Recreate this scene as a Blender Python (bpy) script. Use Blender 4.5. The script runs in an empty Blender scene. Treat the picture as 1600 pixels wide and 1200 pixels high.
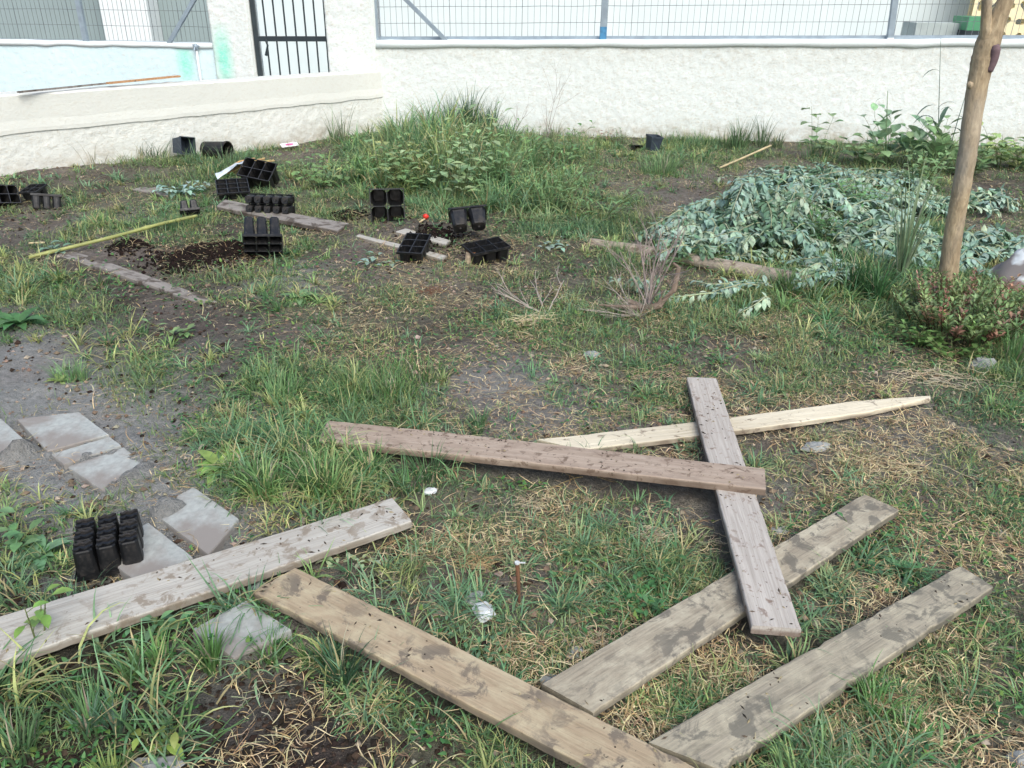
import bpy, math, random
import numpy as np
from mathutils import Vector, Matrix, Euler
random.seed(7); rng = np.random.default_rng(11)
S = bpy.context.scene
COL = S.collection
R = math.radians

# ------------------------------------------------------------------ camera frame
F_PX, PITCH, ROLL, CAM_H = 1300.0, R(26.0), R(0.6), 1.5
fwd = np.array([0, math.cos(PITCH), -math.sin(PITCH)]); rt = np.array([1.0, 0, 0]); up0 = np.cross(rt, fwd)
RT = rt*math.cos(ROLL)+up0*math.sin(ROLL); UP = up0*math.cos(ROLL)-rt*math.sin(ROLL)
CP = np.array([0, 0, CAM_H])
def ray(x, y): return fwd+RT*(x-800)/F_PX-UP*(y-600)/F_PX
def gp(x, y, z=0.0):
    v = ray(x, y); return CP+v*((z-CAM_H)/v[2])
def at_y(x, y, Y):
    v = ray(x, y); return CP+v*(Y/v[1])
def on_plane(x, y, P, Q):
    d = Q-P; n = np.array([d[1], -d[0], 0]); v = ray(x, y); return CP+v*(n.dot(P-CP)/n.dot(v))
def to_px(X, Y, Z=0.0):
    dx, dy, dz = X, Y, Z-CAM_H
    a = dx*RT[0]+dy*RT[1]+dz*RT[2]; b = dx*UP[0]+dy*UP[1]+dz*UP[2]; c = np.maximum(dx*fwd[0]+dy*fwd[1]+dz*fwd[2], .05)
    return 800+F_PX*a/c, 600-F_PX*b/c

# ------------------------------------------------------------------ noise
def _hash(ix, iy, s):
    h = (ix.astype(np.int64)*374761393+iy.astype(np.int64)*668265263+s*1442695041) & 0x7fffffff
    h = ((h ^ (h >> 13))*1274126177) & 0x7fffffff
    return ((h ^ (h >> 16)) & 0xffff)/65535.0
def vnoise(x, y, s=0):
    x = np.asarray(x, float); y = np.asarray(y, float)
    ix = np.floor(x); iy = np.floor(y); fx = x-ix; fy = y-iy
    fx = fx*fx*(3-2*fx); fy = fy*fy*(3-2*fy)
    a = _hash(ix, iy, s); b = _hash(ix+1, iy, s); c = _hash(ix, iy+1, s); d = _hash(ix+1, iy+1, s)
    return (a*(1-fx)+b*fx)*(1-fy)+(c*(1-fx)+d*fx)*fy
def fbm(x, y, s=0, o=4):
    t = 0; a = .5
    for k in range(o): t = t+a*vnoise(np.asarray(x)*2**k, np.asarray(y)*2**k, s+k*17); a *= .5
    return t/(1-.5**o)

# ------------------------------------------------------------------ materials
def srgb(r, g, b): return tuple(((c/255+.055)/1.055)**2.4 if c > 10 else c/255/12.92 for c in (r, g, b))
class NT:
    def __init__(s, name):
        m = bpy.data.materials.new(name); m.use_nodes = True; s.m = m; s.t = m.node_tree; s.p = s.t.nodes['Principled BSDF']; s.o = s.t.nodes['Material Output']
    def n(s, typ, **k):
        nd = s.t.nodes.new(typ)
        for a, b in k.items():
            if a in nd.inputs.keys() if isinstance(a, str) else False: pass
            setattr(nd, a, b)
        return nd
    def l(s, a, b): s.t.links.new(a, b)
    def coord(s, kind='Object', scale=(1, 1, 1)):
        c = s.n('ShaderNodeTexCoord'); mp = s.n('ShaderNodeMapping'); mp.inputs['Scale'].default_value = scale
        s.l(c.outputs[kind], mp.inputs['Vector']); return mp.outputs[0]
    def noise(s, vec, scale, detail=6, rough=.55, dist=0):
        x = s.n('ShaderNodeTexNoise'); x.inputs['Scale'].default_value = scale; x.inputs['Detail'].default_value = detail
        x.inputs['Roughness'].default_value = rough; x.inputs['Distortion'].default_value = dist; s.l(vec, x.inputs['Vector']); return x.outputs['Fac']
    def ramp(s, v, a, b, c0=(0, 0, 0, 1), c1=(1, 1, 1, 1)):
        r = s.n('ShaderNodeValToRGB'); r.color_ramp.elements[0].position = a; r.color_ramp.elements[1].position = b
        r.color_ramp.elements[0].color = c0; r.color_ramp.elements[1].color = c1; s.l(v, r.inputs[0]); return r.outputs[0]
    def mix(s, f, a, b, mode='MIX'):
        x = s.n('ShaderNodeMixRGB'); x.blend_type = mode
        for i, v in ((0, f), (1, a), (2, b)):
            if hasattr(v, 'is_linked') or hasattr(v, 'links'): s.l(v, x.inputs[i])
            elif i == 0: x.inputs[0].default_value = v
            else: x.inputs[i].default_value = (*v[:3], 1)
        return x.outputs[0]
    def bump(s, h, strength=.5, dist=.01):
        b = s.n('ShaderNodeBump'); b.inputs['Strength'].default_value = strength; b.inputs['Distance'].default_value = dist
        s.l(h, b.inputs['Height']); s.l(b.outputs[0], s.p.inputs['Normal']); return b
    def attr(s, name):
        a = s.n('ShaderNodeAttribute'); a.attribute_name = name; return a
def simple(name, col, rough=.6, metal=0, var=.15, scale=8, bump=.0, spec=.5):
    m = NT(name); v = m.coord(); nz = m.noise(v, scale)
    c = m.mix(m.ramp(nz, .3, .7), tuple(x*(1-var) for x in col), tuple(min(1, x*(1+var)) for x in col)); m.l(c, m.p.inputs['Base Color'])
    m.p.inputs['Roughness'].default_value = rough; m.p.inputs['Metallic'].default_value = metal; m.p.inputs['Specular IOR Level'].default_value = spec
    if bump: m.bump(nz, bump)
    return m.m
def veg_mat(name, trans=.25, rough=.55, spec=.35):
    m = NT(name); a = m.attr('col'); v = m.coord(); nz = m.noise(v, 35, 3)
    c = m.mix(1.0, a.outputs['Color'], m.ramp(nz, .25, .75, (.7, .7, .7, 1), (1.25, 1.25, 1.2, 1)), 'MULTIPLY')
    m.l(c, m.p.inputs['Base Color']); m.p.inputs['Roughness'].default_value = rough; m.p.inputs['Specular IOR Level'].default_value = spec
    if trans:
        t = m.n('ShaderNodeBsdfTranslucent'); m.l(c, t.inputs['Color']); x = m.n('ShaderNodeMixShader'); x.inputs[0].default_value = trans
        m.l(m.p.outputs[0], x.inputs[1]); m.l(t.outputs[0], x.inputs[2]); m.l(x.outputs[0], m.o.inputs['Surface'])
    return m.m
def soil_mat():
    m = NT('soil'); v = m.coord()
    a = m.attr('mask'); sep = m.n('ShaderNodeSeparateColor'); m.l(a.outputs['Color'], sep.inputs[0])
    n1 = m.noise(v, 3, 8, .6); n2 = m.noise(v, 40, 8, .65); n3 = m.noise(v, 160, 4, .6)
    dusty = m.mix(m.ramp(n1, .35, .65), (.195, .165, .148), (.33, .285, .262))
    dusty = m.mix(m.ramp(n2, .35, .7), m.mix(1., dusty, (.5, .48, .46), 'MULTIPLY'), dusty)
    dark = m.mix(m.ramp(n2, .35, .7), (.018, .014, .012), (.06, .046, .038))
    c = m.mix(sep.outputs[0], dusty, dark)
    grn = m.mix(m.ramp(n2, .3, .7), (.05, .065, .03), (.13, .15, .075))
    fg = m.n('ShaderNodeMath'); fg.operation = 'MULTIPLY'; m.l(sep.outputs[1], fg.inputs[0]); m.l(m.ramp(n1, .3, .6), fg.inputs[1])
    c = m.mix(fg.outputs[0], c, grn)
    grey = m.mix(m.ramp(n2, .3, .7), (.20, .205, .195), (.345, .35, .335))
    c = m.mix(sep.outputs[2], c, grey)
    spk = m.ramp(n3, .64, .72)
    c = m.mix(spk, c, (.32, .27, .21))
    m.l(c, m.p.inputs['Base Color']); m.p.inputs['Roughness'].default_value = .95; m.p.inputs['Specular IOR Level'].default_value = .15
    ad = m.n('ShaderNodeMath'); ad.operation = 'ADD'; m.l(n2, ad.inputs[0]); m.l(n3, ad.inputs[1])
    m.bump(ad.outputs[0], 1.0, .012); return m.m
def stucco_mat(name, base, rough_amt=1.0, stain=True):
    m = NT(name); v = m.coord(); n1 = m.noise(v, 1.1, 5, .6); n2 = m.noise(m.coord('Object', (1, 1, 1.6)), 34, 8, .68, .5); n3 = m.noise(v, 11, 6, .65)
    c = m.mix(m.ramp(n1, .3, .7), tuple(x*.93 for x in base), base)
    c = m.mix(m.ramp(n2, .50, .66, (0, 0, 0, 1), (.75*rough_amt,)*3+(1,)), c, (.55, .53, .46))
    if stain:
        a = m.attr('stain'); sp = m.n('ShaderNodeSeparateColor'); m.l(a.outputs['Color'], sp.inputs[0])
        mm = m.n('ShaderNodeMath'); mm.operation = 'MULTIPLY'; m.l(sp.outputs[0], mm.inputs[0]); m.l(m.ramp(n2, .3, .6, (.35, .35, .35, 1)), mm.inputs[1])
        c = m.mix(mm.outputs[0], c, (.22, .72, .55))
        mm = m.n('ShaderNodeMath'); mm.operation = 'MULTIPLY'; m.l(sp.outputs[1], mm.inputs[0]); m.l(m.ramp(n3, .35, .65), mm.inputs[1])
        c = m.mix(mm.outputs[0], c, (.34, .29, .21))
    m.l(c, m.p.inputs['Base Color']); m.p.inputs['Roughness'].default_value = .9; m.p.inputs['Specular IOR Level'].default_value = .2
    ad = m.n('ShaderNodeMath'); ad.operation = 'ADD'; m.l(n2, ad.inputs[0]); m.l(n3, ad.inputs[1])
    m.bump(ad.outputs[0], .8*rough_amt, .007); return m.m
def wood_mat(name, base, base2, mud=(.075, .055, .042), mud_amt=.5, patch=None, patch_amt=.5, seed=0., spots=.5, mud_scale=14):
    m = NT(name); tc = m.n('ShaderNodeTexCoord'); mp = m.n('ShaderNodeMapping'); mp.inputs['Location'].default_value = (seed*3.1, seed*1.7, seed)
    m.l(tc.outputs['Object'], mp.inputs['Vector']); v = mp.outputs[0]
    st = m.n('ShaderNodeMapping'); st.inputs['Scale'].default_value = (2.2, 42, 20); m.l(v, st.inputs['Vector'])
    g = m.noise(st.outputs[0], 1.6, 5, .55, .8); fine = m.n('ShaderNodeMapping'); fine.inputs['Scale'].default_value = (5, 160, 80); m.l(v, fine.inputs['Vector'])
    g2 = m.noise(fine.outputs[0], 1.6, 3)
    c = m.mix(m.ramp(g, .3, .7), base, base2)
    c = m.mix(m.ramp(g2, .35, .5, (.75, .75, .75, 1), (1, 1, 1, 1)), (0, 0, 0), c, 'MIX') if False else m.mix(1.0, c, m.ramp(g2, .3, .6, (.84, .83, .82, 1), (1.04, 1.04, 1.04, 1)), 'MULTIPLY')
    if patch:
        ps = m.n('ShaderNodeMapping'); ps.inputs['Scale'].default_value = (1, 2.0, 1); m.l(v, ps.inputs['Vector'])
        pn = m.noise(ps.outputs[0], 8, 8, .7, .3); c = m.mix(m.ramp(pn, .56-.25*patch_amt, .80-.22*patch_amt), c, patch)
    ms = m.n('ShaderNodeMapping'); ms.inputs['Scale'].default_value = (1, 1.15, 1); m.l(v, ms.inputs['Vector'])
    mn = m.noise(ms.outputs[0], mud_scale, 9, .68, .5); lo = m.noise(v, 3.2, 3)
    lim = .64-.2*mud_amt
    f = m.n('ShaderNodeMath'); f.operation = 'MULTIPLY'; m.l(m.ramp(mn, lim, lim+.07), f.inputs[0]); m.l(m.ramp(lo, .34, .5), f.inputs[1])
    f2 = m.n('ShaderNodeMath'); f2.operation = 'MULTIPLY'; m.l(f.outputs[0], f2.inputs[0]); f2.inputs[1].default_value = .82
    c = m.mix(f2.outputs[0], c, mud)
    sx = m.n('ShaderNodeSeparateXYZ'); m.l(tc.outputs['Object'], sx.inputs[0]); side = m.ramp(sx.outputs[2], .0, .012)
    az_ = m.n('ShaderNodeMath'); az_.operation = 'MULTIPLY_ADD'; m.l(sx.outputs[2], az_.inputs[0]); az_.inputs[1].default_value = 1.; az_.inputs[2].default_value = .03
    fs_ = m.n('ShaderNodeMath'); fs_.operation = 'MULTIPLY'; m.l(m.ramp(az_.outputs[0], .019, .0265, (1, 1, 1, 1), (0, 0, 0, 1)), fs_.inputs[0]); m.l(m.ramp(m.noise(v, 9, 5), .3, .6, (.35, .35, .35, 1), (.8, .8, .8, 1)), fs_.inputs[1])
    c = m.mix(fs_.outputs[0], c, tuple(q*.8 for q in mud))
    sp = m.noise(v, 48, 4, .7); c = m.mix(m.ramp(sp, .71-.06*spots, .75-.06*spots), c, tuple(x*.6 for x in mud))
    m.l(c, m.p.inputs['Base Color']); m.p.inputs['Roughness'].default_value = .85; m.p.inputs['Specular IOR Level'].default_value = .2
    ad = m.n('ShaderNodeMath'); ad.operation = 'ADD'; m.l(g2, ad.inputs[0]); m.l(mn, ad.inputs[1])
    m.bump(ad.outputs[0], .5, .003); return m.m

M = {}
M['soil'] = soil_mat()
M['stucco'] = stucco_mat('white_stucco', (.69, .735, .715))
M['lowstucco'] = stucco_mat('creamy_rough_stucco', (.67, .69, .65), 1.2)
M['coping'] = stucco_mat('smooth_render', (.63, .645, .60), .7)
M['stuccoblue'] = stucco_mat('bluish_white_stucco', (.62, .77, .80), .6)
M['grass'] = veg_mat('grass_blades', .3)
M['leaf'] = veg_mat('leaf_green', .25, .5)
M['straw'] = veg_mat('dry_straw', .1, .8, .15)
M['wilted'] = veg_mat('wilted_leaf', .15, .6, .3)
M['twig'] = simple('dry_twig', (.27, .22, .20), .9, var=.35, scale=30)
M['clod'] = veg_mat('earth_clods', 0, .95, .1)
M['black'] = simple('black_plastic', (.005, .0055, .0065), .45, var=.3, scale=20, spec=.5)
M['blackrim'] = simple('worn_black_plastic_edge', (.028, .03, .034), .5, var=.4, scale=60)
M['greyplastic'] = simple('dusty_grey_plastic', (.03, .042, .06), .55, var=.3, scale=25)
M['steel'] = simple('galvanised_steel', (.27, .33, .38), .5, .35, .15, 12)
M['wire'] = simple('fence_wire', (.15, .17, .18), .5, .3, .1, 12)
M['iron'] = simple('black_iron', (.022, .032, .038), .5, .1, .2, 12)
M['bluepaint'] = simple('chipped_blue_paint', (.05, .20, .36), .5, 0, .25, 30)
M['whitepaint'] = simple('white_paint', (.66, .70, .70), .6, 0, .05, 12)
M['palewall'] = simple('pale_building_render', (.60, .67, .67), .9, 0, .03, 2)
M['greywall'] = simple('grey_green_render', (.25, .31, .31), .9, 0, .05, 2)
M['cream'] = simple('cream_screen', (.75, .66, .42), .9, 0, .1, 9)
M['stone'] = simple('pale_stone', (.27, .28, .27), .95, 0, .3, 18, .8, .15)
M['whitestone'] = simple('white_stone', (.52, .55, .55), .95, 0, .22, 16, .8, .15)
M['bamboo'] = simple('green_cane', (.28, .30, .10), .5, 0, .25, 12)
M['drycane'] = simple('dry_cane', (.46, .38, .22), .6, 0, .2, 12)
M['rust'] = simple('rusty_iron', (.13, .06, .03), .9, 0, .3, 40, .4)

# slab
def slab_mat():
    m = NT('dusty_concrete_slab'); v = m.coord(); n1 = m.noise(v, 3.2, 7, .62, .4); n2 = m.noise(v, 60, 6, .6)
    c = m.mix(m.ramp(n2, .3, .7), (.275, .295, .28), (.40, .42, .40)); c = m.mix(m.ramp(n1, .42, .56), c, (.235, .215, .195))
    m.l(c, m.p.inputs['Base Color']); m.p.inputs['Roughness'].default_value = .9; m.bump(n2, .4, .003); return m.m
M['slab'] = slab_mat()
def bark_mat():
    m = NT('smooth_tan_bark'); v = m.coord('Object', (1, 1, .35)); n1 = m.noise(v, 9, 7, .65, .4); n2 = m.noise(v, 70, 6, .6)
    c = m.mix(m.ramp(n1, .35, .65), (.28, .215, .135), (.50, .40, .26)); c = m.mix(m.ramp(n2, .3, .7), m.mix(1., c, (.6, .58, .55), 'MULTIPLY'), c)
    g = m.noise(v, 3, 4); c = m.mix(m.ramp(g, .48, .66), c, (.34, .32, .28))
    m.l(c, m.p.inputs['Base Color']); m.p.inputs['Roughness'].default_value = .9; m.bump(n2, 1., .008); return m.m
M['bark'] = bark_mat()

def dusty_black():
    m = NT('dusty_black_plastic'); v = m.coord(); n1 = m.noise(v, 14, 7, .65); n2 = m.noise(v, 70, 4, .6)
    c = m.mix(m.ramp(n1, .5, .72), (.005, .0055, .0065), (.045, .038, .032)); c = m.mix(m.ramp(n2, .6, .72), c, (.03, .028, .027)); m.l(c, m.p.inputs['Base Color'])
    m.l(m.ramp(n1, .4, .65, (.38, .38, .38, 1), (.8, .8, .8, 1)), m.p.inputs['Roughness']); m.bump(n2, .15, .002); return m.m
M['black'] = dusty_black()
# ---
# ------------------------------------------------------------------ object helpers
def tag(o, label=None, cat=None, group=None, kind=None):
    if label: o['label'] = label
    if cat: o['category'] = cat
    if group: o['group'] = group
    if kind: o['kind'] = kind
    return o
def empty(name, loc, label=None, cat=None, group=None, rot=(0, 0, 0)):
    o = bpy.data.objects.new(name, None); COL.objects.link(o); o.location = loc; o.rotation_euler = rot; o.empty_display_size = .05
    return tag(o, label, cat, group)
def mesh_np(name, V, Fc, nper, mat, parent=None, cols=None, attr='col', smooth=False):
    """V (n,3); Fc flat index array; nper = verts per face (int or array)"""
    me = bpy.data.meshes.new(name); V = np.asarray(V, np.float32); Fc = np.asarray(Fc, np.int32).ravel()
    if isinstance(nper, int): nf = len(Fc)//nper; tot = np.full(nf, nper, np.int32)
    else: tot = np.asarray(nper, np.int32); nf = len(tot)
    me.vertices.add(len(V)); me.vertices.foreach_set('co', V.ravel())
    me.loops.add(len(Fc)); me.loops.foreach_set('vertex_index', Fc)
    me.polygons.add(nf); st = np.zeros(nf, np.int32); st[1:] = np.cumsum(tot)[:-1]
    me.polygons.foreach_set('loop_start', st)
    me.polygons.foreach_set('use_smooth', np.full(nf, bool(smooth or mat.name in ('leaf_green', 'wilted_leaf', 'grass_blades', 'dry_straw'))))
    if cols is not None:
        a = me.attributes.new(attr, 'FLOAT_COLOR', 'POINT'); c = np.ones((len(V), 4), np.float32); c[:, :3] = cols; a.data.foreach_set('color', c.ravel())
    me.update(calc_edges=True); me.validate()
    me.materials.append(mat)
    o = bpy.data.objects.new(name, me); COL.objects.link(o)
    if parent is not None: o.parent = parent
    return o
class MB:
    def __init__(s): s.v = []; s.f = []; s.c = []
    def add(s, vs, fs, col=(1, 1, 1)):
        b = len(s.v); s.v += [tuple(map(float, v)) for v in vs]; s.f += [tuple(b+i for i in f) for f in fs]; s.c += [tuple(col)]*len(vs)
    def box(s, c, d, rot=None, col=(1, 1, 1)):
        x, y, z = (k/2 for k in d); vs = [Vector((sx*x, sy*y, sz*z)) for sz in (-1, 1) for sy in (-1, 1) for sx in (-1, 1)]
        if rot is not None: vs = [rot @ v for v in vs]
        s.add([v+Vector(c) for v in vs], [(0, 2, 3, 1), (4, 5, 7, 6), (0, 1, 5, 4), (2, 6, 7, 3), (0, 4, 6, 2), (1, 3, 7, 5)], col)
    def bar(s, a, b, w, h=None, col=(1, 1, 1)):
        a = Vector(a); b = Vector(b); d = b-a; q = d.to_track_quat('X', 'Z').to_matrix(); s.box((a+b)/2, (d.length, w, h or w), q, col)
    def tube(s, pts, rad, n=6, col=(1, 1, 1), cap=True):
        pts = [Vector(p) for p in pts]; b = len(s.v); vs = []
        rad = rad if hasattr(rad, '__len__') else [rad]*len(pts)
        ref = Vector((.31, .17, .93)).normalized()
        for i, p in enumerate(pts):
            t = (pts[min(i+1, len(pts)-1)]-pts[max(i-1, 0)])
            t = t.normalized() if t.length > 1e-9 else Vector((0, 0, 1))
            rr = ref if abs(t.dot(ref)) < .95 else Vector((1, 0, 0)); u = t.cross(rr).normalized(); w = t.cross(u)
            for k in range(n):
                a = 2*math.pi*k/n; vs.append(p+(u*math.cos(a)+w*math.sin(a))*rad[i])
        fs = [(i*n+k, i*n+(k+1) % n, (i+1)*n+(k+1) % n, (i+1)*n+k) for i in range(len(pts)-1) for k in range(n)]
        if cap: fs += [tuple(range(n))[::-1], tuple((len(pts)-1)*n+k for k in range(n))]
        s.add(vs, fs, col)
    def leaf(s, base, d, up, L, W, bend=.3, col=(1, 1, 1), seg=4, fold=.15):
        base = Vector(base); d = Vector(d).normalized(); up = Vector(up); side = d.cross(up)
        if side.length < 1e-3: side = d.cross(Vector((1, .2, 0)))
        side.normalize(); up = side.cross(d).normalized(); vs = []; p = base.copy(); dd = d.copy()
        prof = {3: (.25, 1, .7, .03), 4: (.15, .8, 1, .65, .03), 5: (.12, .6, 1, .92, .55, .03)}[seg]
        for i in range(seg+1):
            w = W/2*prof[i]; u = side.cross(dd).normalized()
            vs += [p-side*w+u*w*fold*2, p, p+side*w+u*w*fold*2]
            dd = (dd+Vector((0, 0, -bend/seg))).normalized() if bend else dd; p = p+dd*(L/seg)
        fs = []
        for i in range(seg): a = i*3; fs += [(a, a+1, a+4, a+3), (a+1, a+2, a+5, a+4)]
        s.add(vs, fs, col)
    def build(s, name, mat, parent=None, smooth=False, cols=True):
        tot = [len(f) for f in s.f]; fc = [i for f in s.f for i in f]
        return mesh_np(name, np.array(s.v), fc, tot, mat, parent, np.array(s.c) if cols else None, smooth=smooth)
def jit(c, a=.15):
    g = (c[0]+c[1]+c[2])/3; c = tuple(q*.78+g*.22 for q in c); k = 1.2*(1+random.uniform(-a, a)); return tuple(max(0, x*k*(1+random.uniform(-a*.4, a*.4))) for x in c)

# ------------------------------------------------------------------ ground maps (what grows where, read off the place)
ROWY = [210, 240, 280, 320, 360, 400, 440, 480, 520, 560, 600, 650, 700, 750, 800, 850, 900, 950, 1000, 1050, 1100, 1150]
def rows(t): return np.array([[int(c) for c in r.split()] for r in t.strip().split('\n')], float)/9
GMAP = rows('''0 0 2 5 4 4 7 8 5 4 4 6 5 5 6 6
0 0 5 6 3 5 7 8 6 5 7 5 3 4 5 6
2 3 4 6 5 6 8 8 7 4 4 2 3 5 4 3
4 5 6 5 3 6 8 8 7 6 2 4 7 6 5 4
2 5 6 4 4 3 2 3 6 6 2 6 8 7 7 3
4 1 1 1 5 2 2 1 4 5 4 7 7 8 7 5
7 3 2 3 5 5 4 3 3 3 5 6 6 8 7 5
6 3 1 3 6 5 4 4 5 4 6 6 7 7 7 6
5 4 2 1 3 4 3 4 5 4 5 4 5 6 7 6
1 4 4 4 5 2 3 3 4 5 4 3 4 5 6 6
0 3 5 6 6 6 4 1 4 4 4 4 5 5 6 7
1 1 4 5 7 7 7 2 2 2 3 4 4 4 3 6
1 0 2 7 7 6 5 4 3 3 3 4 3 4 3 5
3 2 2 7 8 7 5 4 4 4 4 3 4 4 3 5
4 4 2 3 6 5 4 4 4 3 4 2 3 6 4 5
4 2 1 1 3 4 4 4 4 5 5 6 5 7 4 4
3 3 3 2 3 3 3 5 5 5 7 6 5 5 4 4
6 4 4 5 5 4 4 5 5 5 4 5 5 5 4 5
4 3 4 2 4 6 5 6 6 3 4 5 4 5 5 4
4 2 4 2 3 5 6 6 7 3 4 5 5 5 5 4
4 3 3 0 1 2 5 6 4 4 5 5 6 6 6 5
3 4 3 0 0 1 4 5 5 6 4 6 7 7 6 4''')
SMAP = rows('''0 0 1 1 2 2 2 1 2 3 2 2 1 1 1 2
0 0 1 2 2 2 2 1 2 4 4 4 2 1 1 2
1 2 1 1 2 2 1 1 2 3 4 3 2 1 1 2
2 3 2 1 2 3 2 1 2 2 4 2 1 1 1 2
1 1 1 2 3 3 4 4 2 2 4 2 1 1 1 2
1 1 2 2 2 3 4 4 3 3 3 2 1 1 1 2
1 1 1 2 2 3 4 4 4 4 3 2 1 1 1 3
1 1 1 1 2 3 4 5 5 5 4 4 4 3 3 3
0 1 1 1 2 3 5 5 5 5 4 5 4 4 4 4
0 1 1 1 2 3 4 5 5 5 5 5 5 4 4 4
0 1 1 1 1 1 2 2 5 7 7 5 5 5 6 6
0 1 1 2 1 1 2 2 3 4 5 5 5 6 8 5
1 0 1 2 1 1 2 3 4 4 5 5 6 6 6 5
1 1 2 2 1 1 3 5 6 7 6 6 6 6 6 5
1 1 1 2 2 2 5 6 6 8 7 4 5 5 6 5
1 1 1 1 2 4 5 6 6 6 5 4 5 4 6 6
1 1 1 2 3 4 5 6 5 6 5 4 5 5 6 6
1 1 1 2 3 4 5 4 5 7 6 5 5 5 6 6
0 0 1 1 2 2 3 3 4 6 6 5 5 4 5 6
0 0 1 1 2 2 3 3 3 5 6 5 5 4 5 5
0 1 1 2 2 2 3 3 4 5 5 4 4 4 4 5
0 0 1 2 2 2 2 3 3 4 4 3 3 3 4 5''')
DMAP = rows('''1 1 2 2 2 2 2 2 2 2 2 2 2 2 2 2
2 2 2 2 1 2 3 3 3 1 1 1 1 2 3 2
3 2 2 2 2 3 3 3 4 2 1 1 1 2 3 2
4 3 2 2 2 5 4 3 3 2 1 1 2 3 3 2
4 3 2 3 3 3 4 4 3 2 1 2 3 3 3 2
3 3 6 7 3 2 3 4 3 2 2 2 3 3 3 2
3 4 4 4 2 2 2 2 2 2 2 2 2 3 3 3
4 5 5 4 2 2 2 2 2 1 1 2 2 2 4 4
4 5 5 4 2 2 2 2 1 1 1 2 2 2 4 4
2 5 6 5 3 2 1 1 1 1 1 1 1 1 2 2
1 3 6 5 5 3 1 0 1 1 1 1 1 1 1 2
1 1 3 6 6 3 1 0 1 1 1 1 1 1 1 2
1 1 1 6 5 3 2 1 1 1 1 1 1 0 1 2
2 1 1 3 3 3 2 1 1 0 0 1 1 0 1 2
4 3 1 2 3 3 2 1 1 1 1 0 1 1 1 2
5 4 2 2 3 3 2 1 1 1 2 2 1 1 1 2
9 9 6 3 3 3 2 1 1 1 2 2 1 1 1 1
9 9 7 4 3 2 1 2 1 1 1 2 2 1 1 1
9 9 9 6 4 4 3 3 2 2 2 2 2 1 1 1
9 9 9 9 8 6 4 3 3 3 3 2 2 1 1 1
9 9 9 9 9 7 5 4 3 4 3 2 2 1 1 1
9 9 9 9 9 8 5 4 4 4 3 3 2 1 1 2''')
def samp(Mp, X, Y):
    px, py = to_px(X, Y); cx = np.clip((px-50)/100, 0, 14.999); ry = np.clip(np.interp(py, ROWY, np.arange(len(ROWY))), 0, len(ROWY)-1.001)
    i = cx.astype(int); j = ry.astype(int); fx = cx-i; fy = ry-j
    return (Mp[j, i]*(1-fx)+Mp[j, i+1]*fx)*(1-fy)+(Mp[j+1, i]*(1-fx)+Mp[j+1, i+1]*fx)*fy

# walls' plan
WA, WB = gp(600, 206), gp(1600, 230)          # front line of the boundary wall
LA = gp(0, 288)                                # low wall front line from LA to WA
wd = (WB-WA)/np.linalg.norm(WB-WA); wn = np.array([-wd[1], wd[0], 0])   # wn points away from the camera
if wn[1] < 0: wn = -wn
ld = (WA-LA)/np.linalg.norm(WA-LA); ln = np.array([-ld[1], ld[0], 0])
if ln[1] < 0: ln = -ln
def inside_yard(X, Y, m=.02):
    a = (X-WA[0])*wn[0]+(Y-WA[1])*wn[1] < -m
    b = (X-WA[0])*ln[0]+(Y-WA[1])*ln[1] < -m
    return a & b

SLABS = [  # pixel outlines of visible paving slabs
 [(-70, 640), (2, 655), (56, 704), (-40, 742)],
 [(26, 656), (124, 645), (170, 680), (74, 706)],
 [(80, 711), (172, 684), (190, 697), (100, 727)],
 [(106, 731), (194, 700), (240, 738), (160, 768)],
 [(236, 800), (302, 762), (374, 812), (326, 869)],
 [(150, 862), (232, 818), (302, 872), (215, 912)],
 [(300, 985), (385, 940), (455, 985), (365, 1030)],
]
SL = [np.array([gp(*p, .012)[:2] for p in q]) for q in SLABS]
def in_poly(X, Y, P, grow=0.):
    c = P.mean(0); P = c+(P-c)*(1+grow); s = None; r = np.ones_like(X, bool); r2 = np.ones_like(X, bool)
    for i in range(len(P)):
        a, b = P[i], P[(i+1) % len(P)]; cr = (b[0]-a[0])*(Y-a[1])-(b[1]-a[1])*(X-a[0]); r &= cr > 0; r2 &= cr < 0
    return r | r2
def slab_mask(X, Y, g=0.):
    m = np.zeros_like(X, bool)
    for P in SL: m |= in_poly(X, Y, P, g)
    return m
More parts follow.
